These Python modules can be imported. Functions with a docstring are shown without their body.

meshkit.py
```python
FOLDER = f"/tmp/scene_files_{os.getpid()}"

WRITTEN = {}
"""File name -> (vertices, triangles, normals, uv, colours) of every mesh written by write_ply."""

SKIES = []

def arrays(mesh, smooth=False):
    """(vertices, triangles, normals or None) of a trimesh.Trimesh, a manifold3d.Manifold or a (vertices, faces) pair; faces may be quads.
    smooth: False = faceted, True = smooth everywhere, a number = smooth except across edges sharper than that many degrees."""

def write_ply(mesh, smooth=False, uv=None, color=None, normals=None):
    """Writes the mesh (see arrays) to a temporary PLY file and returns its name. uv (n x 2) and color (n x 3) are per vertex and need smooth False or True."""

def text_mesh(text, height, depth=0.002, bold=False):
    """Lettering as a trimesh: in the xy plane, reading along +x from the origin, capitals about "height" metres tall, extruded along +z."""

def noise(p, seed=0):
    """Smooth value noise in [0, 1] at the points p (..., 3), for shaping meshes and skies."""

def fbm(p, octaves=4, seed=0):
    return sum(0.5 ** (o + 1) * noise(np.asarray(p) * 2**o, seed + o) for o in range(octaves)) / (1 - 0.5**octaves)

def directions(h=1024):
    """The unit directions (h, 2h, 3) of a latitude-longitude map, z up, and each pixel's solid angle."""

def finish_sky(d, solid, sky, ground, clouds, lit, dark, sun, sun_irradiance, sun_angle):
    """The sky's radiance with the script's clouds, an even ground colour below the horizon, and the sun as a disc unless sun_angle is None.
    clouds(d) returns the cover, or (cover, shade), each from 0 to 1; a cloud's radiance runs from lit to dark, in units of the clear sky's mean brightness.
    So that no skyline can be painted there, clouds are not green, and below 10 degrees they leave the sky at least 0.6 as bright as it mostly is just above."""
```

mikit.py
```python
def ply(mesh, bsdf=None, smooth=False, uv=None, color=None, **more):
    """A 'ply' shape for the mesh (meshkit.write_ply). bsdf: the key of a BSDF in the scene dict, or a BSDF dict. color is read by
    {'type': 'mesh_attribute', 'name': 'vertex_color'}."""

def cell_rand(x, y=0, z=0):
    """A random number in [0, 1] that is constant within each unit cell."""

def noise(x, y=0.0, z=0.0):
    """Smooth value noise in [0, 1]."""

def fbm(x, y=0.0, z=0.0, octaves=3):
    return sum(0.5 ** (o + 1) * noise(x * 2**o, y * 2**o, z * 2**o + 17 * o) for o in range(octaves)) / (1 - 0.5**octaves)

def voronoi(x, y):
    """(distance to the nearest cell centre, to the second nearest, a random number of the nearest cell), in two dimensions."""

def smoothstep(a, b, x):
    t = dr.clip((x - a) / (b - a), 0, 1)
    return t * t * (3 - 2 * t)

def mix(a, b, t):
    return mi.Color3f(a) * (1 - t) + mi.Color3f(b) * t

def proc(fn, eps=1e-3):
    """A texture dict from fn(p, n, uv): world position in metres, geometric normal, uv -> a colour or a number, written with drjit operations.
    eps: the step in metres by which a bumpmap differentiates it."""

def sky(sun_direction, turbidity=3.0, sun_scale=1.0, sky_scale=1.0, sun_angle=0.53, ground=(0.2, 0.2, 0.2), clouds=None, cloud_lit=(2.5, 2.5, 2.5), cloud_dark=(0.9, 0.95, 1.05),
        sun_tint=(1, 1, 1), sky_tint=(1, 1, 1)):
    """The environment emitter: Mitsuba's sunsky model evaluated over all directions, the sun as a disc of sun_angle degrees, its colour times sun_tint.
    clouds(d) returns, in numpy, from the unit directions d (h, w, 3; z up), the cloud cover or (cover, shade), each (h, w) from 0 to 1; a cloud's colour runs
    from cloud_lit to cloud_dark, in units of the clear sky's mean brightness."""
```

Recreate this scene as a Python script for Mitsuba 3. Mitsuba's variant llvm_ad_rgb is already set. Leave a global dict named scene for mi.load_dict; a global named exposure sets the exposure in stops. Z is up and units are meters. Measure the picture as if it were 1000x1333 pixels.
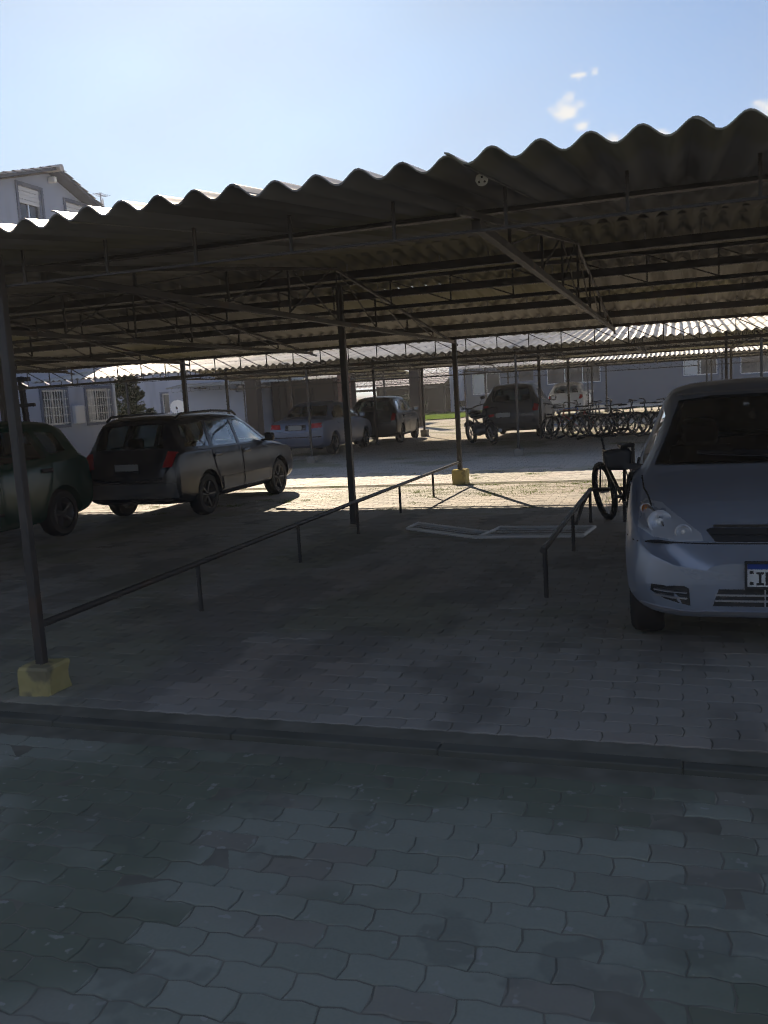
import math, random
import numpy as np, trimesh, shapely, drjit as dr, mitsuba as mi
import shapely.geometry as sg
from shapely import affinity
from scipy.interpolate import PchipInterpolator
from scipy.spatial import Delaunay
from manifold3d import Manifold, Mesh as MMesh
import mikit, meshkit
from mikit import proc, noise, fbm, mix, smoothstep, cell_rand

T = mi.ScalarTransform4f
scene, labels = {}, {}
rng = random.Random(7)
nrs = np.random.RandomState(11)

# ------------------------------------------------------------------ camera, sky, exposure
EYE = 1.52
PITCH, ROLL, YAW = math.atan((666.5-514)/1150*math.cos(0.0592)), 0.0592, 0.3252
_f = np.array([-math.sin(YAW)*math.cos(PITCH), math.cos(YAW)*math.cos(PITCH), -math.sin(PITCH)])
_r0 = np.array([math.cos(YAW), math.sin(YAW), 0.0]); _u0 = np.cross(_r0, _f)
_a = -math.atan(ROLL)
_up = _u0*math.cos(_a) - _r0*math.sin(_a)
scene['added_haze_air'] = {'type': 'homogeneous', 'albedo': {'type': 'rgb', 'value': [.95, .95, .95]}, 'sigma_t': .0015}  # added medium, lifts the dark tones in place of lens veil
scene['camera'] = {'medium': {'type': 'ref', 'id': 'added_haze_air'}, 'type': 'perspective', 'fov': 2*math.degrees(math.atan(500/1150)), 'fov_axis': 'x', 'near_clip': 0.05, 'far_clip': 2000.0,
                   'to_world': T().look_at(origin=[0, 0, EYE], target=[float(_f[0]), float(_f[1]), EYE+float(_f[2])], up=[float(v) for v in _up])}
SUN = np.array([-0.484, 0.875, 0.617]); SUN /= np.linalg.norm(SUN)


def clouds(d):
    el = np.degrees(np.arcsin(np.clip(d[..., 2], -1, 1)))
    az = np.degrees(np.arctan2(-d[..., 0], d[..., 1]))          # degrees left of +Y
    n = meshkit.fbm(d*[46, 46, 70], 5, 3)
    c = np.full(el.shape, -9.0)
    for a0, e0, ra, re in ((5.75, 16.0, 1.15, .95), (5.3, 17.7, .42, .16), (4.4, 17.75, .25, .1), (4.1, 13.75, .9, .6), (1.2, 13.85, .8, .45), (-5.1, 14.5, .7, .55), (-14, 17, 4, 1.6), (55, 9, 5, 1), (-60, 24, 9, 3), (75, 20, 8, 3), (120, 26, 10, 3), (-130, 22, 11, 3), (170, 30, 9, 3)):
        da = (az-a0+180) % 360-180
        c = np.maximum(c, 1-((da/ra)**2+((el-e0)/re)**2))
    cover = np.clip((np.maximum(c, -2)*.75+(n-.5)*4.2-.05)*1.5, 0, 1)*(c > -1.2)
    thin = .22+.5*(meshkit.fbm(d*[5, 5, 9], 3, 8)-.5)          # thin high haze over the whole sky
    cover = cover*.92
    total = 1-(1-cover)*(1-thin)
    return total, np.clip(1-cover/np.maximum(total, 1e-6), 0, 1)


scene['sky'] = mikit.sky(SUN.tolist(), turbidity=3, sky_scale=.5, sun_scale=1.12, sky_tint=(.86, 1.0, 1.25), sun_tint=(.96, 1.0, 1.12), clouds=clouds, cloud_lit=(3.2, 3.1, 2.9), cloud_dark=(1.8, 1.8, 1.9), ground=(.16, .15, .13))
exposure = 2.78

# ------------------------------------------------------------------ materials


def rgb(*c): return {'type': 'rgb', 'value': list(c)}


def principled(c, rough=.5, metal=0., **k):
    return {'type': 'principled', 'base_color': rgb(*c) if isinstance(c, tuple) else c, 'roughness': rough, 'metallic': metal, **k}


def two(b): return {'type': 'twosided', 'bsdf': b}


def diff(c): return two({'type': 'diffuse', 'reflectance': rgb(*c) if isinstance(c, tuple) else c})


PP, PL = 0.112, 0.224      # paver row pitch and length


def paver_fn(p, n, uv):
    row = dr.floor(p.y/PP)
    odd = row-2*dr.floor(row/2)
    col = dr.floor((p.x-odd*PL/2)/PL)
    r = cell_rand(col, row, 3)
    d = fbm(p.x*1.3, p.y*1.3, 2.0, 4)
    fine = noise(p.x*160, p.y*160, 1.0)
    c = mix((.34, .325, .285), (.44, .425, .38), r*.8+.2*fine)
    c = mix(c, (.42, .35, .29), .4*smoothstep(.45, .7, noise(p.x*.9, p.y*.9, 7.0)))
    c = mix(c, (.2, .21, .13), .45*smoothstep(.5, .72, d))
    return c


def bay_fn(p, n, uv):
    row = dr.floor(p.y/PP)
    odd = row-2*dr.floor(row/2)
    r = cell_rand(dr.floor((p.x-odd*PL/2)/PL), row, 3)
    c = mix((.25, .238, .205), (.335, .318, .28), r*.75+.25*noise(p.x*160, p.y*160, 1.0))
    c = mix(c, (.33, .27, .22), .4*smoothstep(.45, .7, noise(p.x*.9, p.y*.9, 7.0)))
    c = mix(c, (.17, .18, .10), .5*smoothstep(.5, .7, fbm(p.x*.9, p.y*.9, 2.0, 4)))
    col = dr.floor((p.x-odd*PL/2)/PL)
    oil = smoothstep(.50, .60, fbm(p.x*2.1, p.y*1.0, 21.0, 5)*.7+.3*fbm(col*.5, row*.2, 4.0, 2))
    return mix(c, (.12, .118, .105), .5*oil)


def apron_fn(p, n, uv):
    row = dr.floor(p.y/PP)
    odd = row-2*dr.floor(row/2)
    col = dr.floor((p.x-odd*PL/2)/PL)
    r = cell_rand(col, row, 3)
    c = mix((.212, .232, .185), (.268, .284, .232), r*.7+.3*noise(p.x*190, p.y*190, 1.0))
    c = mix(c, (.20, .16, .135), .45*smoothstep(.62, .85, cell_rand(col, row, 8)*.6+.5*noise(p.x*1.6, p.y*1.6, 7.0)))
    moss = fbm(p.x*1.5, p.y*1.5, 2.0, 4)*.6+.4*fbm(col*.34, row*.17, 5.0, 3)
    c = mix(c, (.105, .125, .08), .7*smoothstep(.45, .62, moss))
    spot = smoothstep(.76, .84, fbm(p.x*24, p.y*24, 3.0, 3))
    c = mix(c, (.34, .34, .31), .6*spot)
    return mix(c, (.10, .105, .09), .3*smoothstep(.62, .68, fbm(p.x*3.1, p.y*3.1, 31.0, 5)))


def drive_fn(p, n, uv):
    g = noise(p.x*70, p.y*70, 1.0)
    row = dr.floor(p.y/PP)
    odd = row-2*dr.floor(row/2)
    fx = (p.x-odd*PL/2)/PL
    fx = dr.abs(fx-dr.floor(fx)-.5)
    fy = dr.abs(p.y/PP-row-.5)
    joint = dr.maximum(smoothstep(.46, .5, fx), smoothstep(.44, .5, fy))
    col = dr.floor((p.x-odd*PL/2)/PL)
    c = mix((.36, .34, .30), (.47, .45, .40), cell_rand(col, row, 3)*.6+.4*g)
    c = mix(c, (.12, .12, .07), joint*.7)
    return mix(c, (.13, .15, .06), .5*smoothstep(.52, .75, fbm(p.x*.8, p.y*.8, 4.0, 3)))


def concrete_fn(p, n, uv):
    c = mix((.17, .165, .15), (.27, .26, .24), fbm(p.x*3, p.y*3, p.z*3, 4))
    return mix(c, (.09, .09, .07), .6*smoothstep(.55, .75, fbm(p.x*1.1, p.y*1.1, p.z*6, 3)))


def fibre_fn(p, n, uv):
    st = fbm(p.x*5.65, p.y*.45, 3.0, 4)
    b = fbm(p.x*.5, p.y*.5, 9.0, 3)
    c = mix((.27, .262, .245), (.38, .37, .345), b)
    c = mix(c, (.13, .12, .105), .6*smoothstep(.5, .72, st))
    return mix(c, (.20, .185, .11), .5*smoothstep(.55, .7, noise(p.x*.7, p.y*1.2, 5.0)))


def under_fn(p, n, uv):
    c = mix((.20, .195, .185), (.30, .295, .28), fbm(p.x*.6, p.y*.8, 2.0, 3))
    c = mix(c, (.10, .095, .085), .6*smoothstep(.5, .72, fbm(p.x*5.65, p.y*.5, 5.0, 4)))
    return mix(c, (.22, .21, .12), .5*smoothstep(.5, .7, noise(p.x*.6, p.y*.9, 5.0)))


def wall_fn(p, n, uv):
    c = mix((.28, .32, .41), (.33, .37, .455), fbm(p.x*.7, p.y*.7, p.z*.7, 3))
    return mix(c, (.19, .205, .23), .35*smoothstep(.55, .8, fbm(p.x*2.2, p.y*2.2, p.z*.35, 4)))


def yellow_fn(p, n, uv):
    c = mix((.40, .34, .15), (.50, .42, .20), fbm(p.x*14, p.y*14, p.z*14, 3))
    return mix(c, (.20, .18, .13), .8*smoothstep(.5, .68, fbm(p.x*9, p.y*9, p.z*7+3, 4)))


def steel_fn(p, n, uv):
    c = mix((.030, .029, .030), (.05, .046, .042), fbm(p.x*8, p.y*8, p.z*8, 3))
    return mix(c, (.085, .045, .025), .55*smoothstep(.6, .75, fbm(p.x*5, p.y*5, p.z*3+9, 4)))


def tile_fn(p, n, uv):
    c = mix((.40, .38, .37), (.54, .52, .50), noise(p.x*3, p.y*3, p.z*3))
    return mix(c, (.12, .11, .10), .5*smoothstep(.5, .7, fbm(p.x*.9, p.y*.9, p.z, 3)))


def lawn_fn(p, n, uv):
    return mix((.05, .09, .015), (.12, .17, .03), fbm(p.x*1.5, p.y*1.5, 1.0, 4))


def soil_fn(p, n, uv):
    return mix((.11, .105, .085), (.20, .19, .14), noise(p.x*30, p.y*30, 3.0))


M = {
    'paver': {'type': 'bumpmap', 'arbitrary': {**proc(lambda p, n, uv: noise(p.x*220, p.y*220, 3.0)*.5+fbm(p.x*50, p.y*50, 1.0, 2), 8e-4)}, 'scale': .0016,
              'bsdf': {'type': 'principled', 'base_color': proc(paver_fn), 'roughness': .72, 'specular': .35}},
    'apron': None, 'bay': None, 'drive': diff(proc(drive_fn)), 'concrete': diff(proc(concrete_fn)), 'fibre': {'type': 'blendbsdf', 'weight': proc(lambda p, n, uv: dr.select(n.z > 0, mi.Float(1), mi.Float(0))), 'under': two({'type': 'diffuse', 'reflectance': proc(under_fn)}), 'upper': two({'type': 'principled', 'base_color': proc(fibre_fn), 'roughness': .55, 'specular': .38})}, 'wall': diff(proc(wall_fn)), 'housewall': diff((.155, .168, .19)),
    'yellow': diff(proc(yellow_fn)), 'steel': two({'type': 'principled', 'base_color': proc(steel_fn), 'roughness': .5, 'specular': .5}),
    'tile': diff(proc(tile_fn)), 'lawn': diff(proc(lawn_fn)), 'oldkerb': diff(proc(lambda p, n, uv: mix((.085, .088, .072), (.165, .165, .14), fbm(p.x*4, p.y*9, p.z*5, 4)))), 'joint': diff(proc(lambda p, n, uv: mix((.13, .13, .10), (.24, .23, .19), fbm(p.x*9, p.y*9, 3.0, 3)))), 'asphalt': diff((.05, .05, .052)), 'soil': diff(proc(soil_fn)),
    'galv': two(principled((.42, .42, .44), .42, .75)), 'white': two(principled((.72, .72, .70), .45)), 'alu': two(principled((.62, .62, .62), .35, .85)),
    'silver': two(principled((.30, .335, .40), .34, .45, clearcoat=.8, clearcoat_gloss=.92)),
    'bluesilver': two(principled((.15, .18, .26), .34, .45, clearcoat=.8, clearcoat_gloss=.92)),
    'navy': two(principled((.010, .012, .019), .25, 0., clearcoat=1., clearcoat_gloss=.95)),
    'green': two(principled((.004, .042, .027), .25, 0., clearcoat=.6, clearcoat_gloss=.95)),
    'black': two(principled((.016, .016, .018), .3, .1, clearcoat=1., clearcoat_gloss=.93)),
    'greypaint': two(principled((.13, .13, .135), .35, .4, clearcoat=.8, clearcoat_gloss=.9)),
    'whitepaint': two(principled((.66, .68, .72), .35, 0., clearcoat=.8)),
    'clad': two(principled((.11, .11, .113), .5)),
    'trim': two(principled((.022, .022, .023), .55)), 'rubber': two(principled((.02, .02, .02), .8)), 'rim': two(principled((.38, .38, .40), .35, .8)),
    'chrome': two(principled((.75, .75, .77), .15, 1.)), 'cloth': two(principled((.04, .04, .043), .9)),
    'redlamp': two(principled((.45, .012, .015), .15, 0., clearcoat=1.)), 'amber': two(principled((.6, .22, .03), .2)),
    'lampback': two(principled((.50, .52, .55), .4, .3)), 'lampbowl': two(principled((.74, .76, .80), .3, .55)), 'lens': {'type': 'thindielectric'},
    'glass': {'type': 'thindielectric', 'specular_transmittance': rgb(.55, .60, .60)}, 'tint': {'type': 'thindielectric', 'specular_transmittance': rgb(.10, .11, .11)}, 'halftint': {'type': 'thindielectric', 'specular_transmittance': rgb(.34, .38, .37)}, 'darkrim': two(principled((.10, .10, .105), .4, .6)),
    'window': two(principled((.03, .035, .042), .06, 0., specular=.7)),
    'plate': two(principled((.62, .63, .62), .4)), 'plateblue': two(principled((.012, .05, .26), .4)), 'plategrey': two(principled((.35, .36, .36), .4)),
    'ink': two(principled((.02, .02, .022), .5)), 'rake': diff((.12, .135, .17)), 'brown': diff((.055, .047, .042)), 'brick': diff((.13, .085, .07)), 'dark': diff((.035, .033, .032)),
    'blueframe': diff((.13, .15, .20)), 'bluepaint': two(principled((.03, .10, .42), .35)), 'redpaint': two(principled((.35, .03, .03), .4)),
    'curtain': diff((.55, .55, .52)), 'shutter': diff((.55, .57, .60)),
    'leaf': two({'type': 'principledthin', 'base_color': rgb(.024, .033, .016), 'roughness': .7, 'diff_trans': .3}),
    'grass': two({'type': 'principledthin', 'base_color': rgb(.10, .14, .03), 'roughness': .6, 'diff_trans': .8}),
    'bark': diff((.07, .055, .045)), 'sticker': two(principled((.6, .6, .58), .5)), 'ceramic': two(principled((.75, .74, .70), .4)),
}
for _k in ('leaf', 'grass'):
    M[_k] = M[_k]['bsdf']
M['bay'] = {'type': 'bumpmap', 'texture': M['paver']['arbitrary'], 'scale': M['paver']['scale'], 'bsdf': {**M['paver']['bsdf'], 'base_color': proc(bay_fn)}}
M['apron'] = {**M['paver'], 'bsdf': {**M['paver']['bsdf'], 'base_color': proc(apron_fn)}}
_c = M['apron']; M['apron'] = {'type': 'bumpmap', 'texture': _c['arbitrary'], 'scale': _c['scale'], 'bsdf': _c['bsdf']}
_b = M['paver']; M['paver'] = {'type': 'bumpmap', 'texture': _b['arbitrary'], 'scale': _b['scale'], 'bsdf': _b['bsdf']}
for _k, _v in M.items():
    scene['mat_'+_k] = _v

# ------------------------------------------------------------------ helpers


def key_of(name, parent=None):
    base = f'{parent}__{name}' if parent else name
    k, i = base, 0
    while k in scene or k in labels or k in taken:
        i += 1
        k = f'{base}_{i:03d}'
    taken.add(k)
    return k


taken = set()


def thing(name, label=None, cat=None, group=None, kind=None):
    k = key_of(name)
    labels[k] = {}
    for a, b in (('label', label), ('category', cat), ('group', group), ('kind', kind)):
        if b: labels[k][a] = b
    return k


def shape(mesh, mat, smooth=False):
    return mikit.ply(mesh, 'mat_'+mat, smooth=smooth)


def put(key, shp, to=None):
    scene[key] = shp if to is None else {**shp, 'to_world': to}
    return key


def part(parent, name, mesh, mat, smooth=False, to=None, label=None):
    k = key_of(name, parent)
    put(k, mesh if isinstance(mesh, dict) else shape(mesh, mat, smooth), to)
    if label: labels[k] = {'label': label}
    return k


def solo(name, mesh, mat, label=None, cat=None, group=None, kind=None, smooth=False, to=None):
    k = thing(name, label, cat, group, kind)
    return put(k, mesh if isinstance(mesh, dict) else shape(mesh, mat, smooth), to)


cat_ = trimesh.util.concatenate


def box(x0, x1, y0, y1, z0, z1):
    m = trimesh.creation.box((x1-x0, y1-y0, z1-z0)); m.apply_translation(((x0+x1)/2, (y0+y1)/2, (z0+z1)/2)); return m


def cbox(x0, x1, y0, y1, z0, z1, c=.01):
    """box with chamfered edges (convex hull of three slabs)"""
    p = []
    for sx in (0, 1):
        for sy in (0, 1):
            for sz in (0, 1):
                q = np.array([(x0, x1)[sx], (y0, y1)[sy], (z0, z1)[sz]]); s = np.array([1-2*sx, 1-2*sy, 1-2*sz])
                for ax in range(3):
                    d = s*c; d[ax] = 0; p.append(q+d)
    return trimesh.convex.convex_hull(np.array(p))


def frame_of(d):
    d = np.asarray(d, float)/np.linalg.norm(d)
    a = np.array([0, 0, 1.]) if abs(d[2]) < .95 else np.array([0, 1., 0])
    s = np.cross(d, a); s /= np.linalg.norm(s)
    return d, s, np.cross(s, d)


def bar(p0, p1, w, h=None):
    h = h or w
    p0, p1 = np.asarray(p0, float), np.asarray(p1, float)
    L = np.linalg.norm(p1-p0); d, s, u = frame_of(p1-p0)
    m = trimesh.creation.box((w, L, h)); mat = np.eye(4); mat[:3, 0], mat[:3, 1], mat[:3, 2], mat[:3, 3] = s, d, u, (p0+p1)/2
    m.apply_transform(mat)
    return m


def tube(pts, r, sides=8, cap=True):
    p = np.asarray(pts, float); n = len(p)
    r = np.broadcast_to(r, (n,))
    t = np.gradient(p, axis=0); t /= np.linalg.norm(t, axis=1, keepdims=True)+1e-12
    V = []; a = None
    for i in range(n):
        if a is None: _, a, _b = frame_of(t[i])
        a = a-t[i]*(a@t[i]); a /= np.linalg.norm(a); b = np.cross(t[i], a)
        ang = np.arange(sides)*2*np.pi/sides
        V.append(p[i]+r[i]*(np.cos(ang)[:, None]*a+np.sin(ang)[:, None]*b))
    V = np.vstack(V); F = []
    for i in range(n-1):
        for j in range(sides):
            k = (j+1) % sides
            F += [[i*sides+j, i*sides+k, (i+1)*sides+k], [i*sides+j, (i+1)*sides+k, (i+1)*sides+j]]
    if cap:
        V = np.vstack([V, p[:1], p[-1:]])
        for j in range(sides):
            k = (j+1) % sides
            F += [[n*sides, k, j], [n*sides+1, (n-1)*sides+j, (n-1)*sides+k]]
    return trimesh.Trimesh(V, F, process=False)


def ring(c, axis, R, r, n=28, sides=8, a0=0., a1=2*math.pi):
    d, s, u = frame_of(axis)
    full = abs(a1-a0-2*math.pi) < 1e-6
    ang = np.linspace(a0, a1, n+1)
    pts = np.asarray(c)+R*(np.cos(ang)[:, None]*s+np.sin(ang)[:, None]*u)
    return tube(pts, r, sides, cap=not full)


def lathe(profile, axis_n=28):
    """profile (r, x): revolve about the x axis"""
    m = trimesh.creation.revolve(np.asarray(profile, float), sections=axis_n)
    m.apply_transform(trimesh.transformations.rotation_matrix(math.pi/2, [0, 1, 0]))
    return m


def extrude(poly, h):
    return trimesh.creation.extrude_polygon(poly, h, engine='earcut')


def plane_extrude(poly, thick, origin, ux, uz):
    """polygon in (u, v) -> solid with u along ux, v along uz, thickness along ux x uz"""
    m = extrude(poly, thick)
    mat = np.eye(4); ux, uz = np.asarray(ux, float), np.asarray(uz, float)
    mat[:3, 0], mat[:3, 1], mat[:3, 2], mat[:3, 3] = ux, uz, np.cross(ux, uz), origin
    m.apply_transform(mat)
    return m


# ------------------------------------------------------------------ ground
EDGE0, EDGE1 = 3.53, 14.05        # the two kerbs of the carport floor


def ground_sheet(x0, x1, y0, y1, z):
    return (np.array([[x0, y0, z], [x1, y0, z], [x1, y1, z], [x0, y1, z]], float), np.array([[0, 1, 2], [0, 2, 3]]))


solo('ground', ground_sheet(-400, 400, -300, 480, -.075), 'soil', kind='structure')
solo('driveway', ground_sheet(-60, 40, 16.5, 43, 0.0), 'drive', kind='structure')
solo('rear_yard', ground_sheet(-80, 60, 43.0, 90, 0.0), 'drive', kind='structure')
solo('lawn', ground_sheet(-21.5, -11.3, 47.0, 66, .05), 'lawn', kind='structure')
solo('street', ground_sheet(-60, 60, -40, -.6, -.035), 'asphalt', kind='structure')


def paver_poly():
    """one interlocking block: every side is a zigzag, so neighbours mesh"""
    a, b = .011, .010
    L, P = PL, PP
    bot = [(0, 0), (.25*L, a), (.5*L, 0), (.75*L, a)]
    right = [(L, 0), (L+b, .5*P)]
    top = [(L, P), (.75*L, P+a), (.5*L, P), (.25*L, P+a)]
    left = [(0, P), (b, .5*P)]
    return sg.Polygon(bot+right+top+left)


PV = paver_poly()


def paver_mesh(z, inset, bev, depth):
    o = np.array(PV.exterior.coords[:-1]); c = o.mean(0)
    def shrink(d):
        k = np.array(PV.buffer(-d, join_style=2).exterior.coords[:-1])
        if len(k) != len(o): k = c+(o-c)*(1-d/np.array([.11, .056]))
        else:
            i = np.argmin(np.linalg.norm(k-o[0], axis=1)); k = np.roll(k, -i, 0)
            if np.linalg.norm(k[1]-o[1]) > np.linalg.norm(k[-1]-o[1]): k = np.roll(k[::-1], 1, 0)
        return k
    A, B = shrink(inset+bev), shrink(inset)
    n = len(o)
    V = np.vstack([np.c_[A, np.full(n, z)], np.c_[B, np.full(n, z-bev)], np.c_[B, np.full(n, z-depth)], [[*A.mean(0), z]]])
    F = [[3*n, i, (i+1) % n] for i in range(n)]
    for lo in (0, n):
        for i in range(n):
            j = (i+1) % n
            F += [[lo+i, lo+n+i, lo+n+j], [lo+i, lo+n+j, lo+j]]
    return trimesh.Trimesh(V, F, process=False)


def lay_pavers(holder, x_of, y0, y1, z, nearest, lab, mat='paver'):
    """all blocks between y0 and y1; the nearest ones are parts of their own, the rest one mesh"""
    proto = paver_mesh(0, .0022, .0030, .03)
    proto_s = [shape(proto, mat)]
    spots = []
    for row in range(int(math.ceil(y0/PP)), int(y1/PP)):
        xa, xb = x_of((row+.5)*PP)
        off = (row % 2)*PL/2
        for col in range(int((xa-off)//PL), int((xb-off)//PL)+1):
            spots.append((col*PL+off, row*PP))
    spots.sort(key=lambda s: (s[0]+.1)**2+s[1]**2)
    rest_v, rest_f, n = [], [], 0
    for i, (x, y) in enumerate(spots):
        ax, ay, dz = nrs.normal(0, .006), nrs.normal(0, .005), nrs.normal(0, .0012)
        if i < nearest:
            to = T().translate([x+PL/2, y+PP/2, z+dz]).rotate([1, 0, 0], math.degrees(ax)).rotate([0, 1, 0], math.degrees(ay)).rotate([0, 0, 1], nrs.normal(0, .5)).translate([-PL/2, -PP/2, 0])
            part(holder, 'paver', proto_s[0], None, to=to)
        else:
            v = proto.vertices-[PL/2, PP/2, 0]
            v = v+np.c_[np.zeros((len(v), 2)), ax*v[:, 1]-ay*v[:, 0]+dz]+[x+PL/2, y+PP/2, z]
            rest_v.append(v); rest_f.append(proto.faces+n); n += len(v)
    k = key_of('paver_field', holder)
    put(k, shape((np.vstack(rest_v), np.vstack(rest_f)), mat))
    labels[k] = {'label': lab, 'kind': 'stuff'}


solo('joint_sand', ground_sheet(-30, 12, -6, EDGE0-.03, -.0328), 'joint', kind='structure')
solo('bedding_sand', ground_sheet(-30, 12, EDGE0+.03, 16.55, -.0055), 'joint', kind='structure')
pavement = thing('pavement', kind='structure')
lay_pavers(pavement, lambda y: (-2.4-y*.75, 1.0+y*.35), -.56, EDGE0-.07, -.03, 290, 'remaining concrete pavers of the foreground pavement', 'apron')
floor_ = thing('carport_floor', kind='structure')
lay_pavers(floor_, lambda y: (-1.2-y*.93, 1.2+y*.24), EDGE0+.13, EDGE1-.12, 0.0, 280, 'remaining pavers of the carport floor', 'bay')
verge = thing('sunlit_paving', kind='structure')
lay_pavers(verge, lambda y: (-1.2-y*.93, 1.2+y*.22), EDGE1+.13, 16.6, 0.0, 0, 'pavers of the sunlit strip between the carports')

for (yk, nm) in ((EDGE0, 'kerb'), (EDGE1, 'kerb')):
    kb = thing(nm, kind='structure')
    x = -18.0
    while x < 9:
        L = 1.0
        dz, dy = nrs.normal(0, .002), nrs.normal(0, .003)
        part(kb, 'kerb_stone', cbox(x+.001, x+L-.001, yk-.035+dy, yk+.05+dy, -.07, -.004+dz, .005), 'oldkerb' if yk < 5 else 'concrete')
        x += L

# grass growing between the sunlit pavers
def grass(n, fx, h, name, lab):
    V, F = [], []
    for i in range(n):
        x, y, z = fx()
        a = rng.uniform(0, math.tau); w = rng.uniform(.003, .006); hh = h*rng.uniform(.4, 1.2)
        lx, ly = rng.gauss(0, .5)*hh, rng.gauss(0, .5)*hh
        b = len(V)
        V += [(x-w*math.cos(a), y-w*math.sin(a), z), (x+w*math.cos(a), y+w*math.sin(a), z), (x+lx*.5, y+ly*.5, z+hh*.65), (x+lx, y+ly, z+hh)]
        F += [(b, b+1, b+2), (b+0, b+2, b+3)]
    solo(name, (np.array(V), np.array(F)), 'grass', lab, 'grass', kind='stuff')


tufts = [(rng.gauss(-3.0, .9), rng.uniform(12.4, 13.9), rng.uniform(.08, .3)) for _ in range(34)] + [(rng.gauss(-1.3, .7), rng.uniform(12.6, 13.9), rng.uniform(.08, .25)) for _ in range(18)] + [(rng.uniform(-9, 1), rng.uniform(11, 16.5), rng.uniform(.04, .12)) for _ in range(70)] + [(-8.2+rng.gauss(0, .5), rng.uniform(11.5, 14), .15) for _ in range(10)]


def tuft_spot():
    cx, cy, r = rng.choice(tufts)
    x, y = rng.gauss(cx, r), rng.gauss(cy, r*.6)
    if rng.random() < .75:      # keep to the joints between the rows
        y = round(y/PP)*PP+rng.gauss(0, .008)
    return x, y, -.01


grass(11000, tuft_spot, .035, 'grass_tufts', 'short green grass growing in the joints of the sunlit paving')

# ------------------------------------------------------------------ carports
WV, AMP = .177, .0245
X0W = -1.70                      # a crest of the near roof
Y0, YR, Y1, ZE, ZR = 3.40, 8.95, 14.45, 2.375, 3.0
SLOPE = math.atan2(ZR-ZE, YR-Y0)
SLEN = math.hypot(ZR-ZE, YR-Y0)


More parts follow.
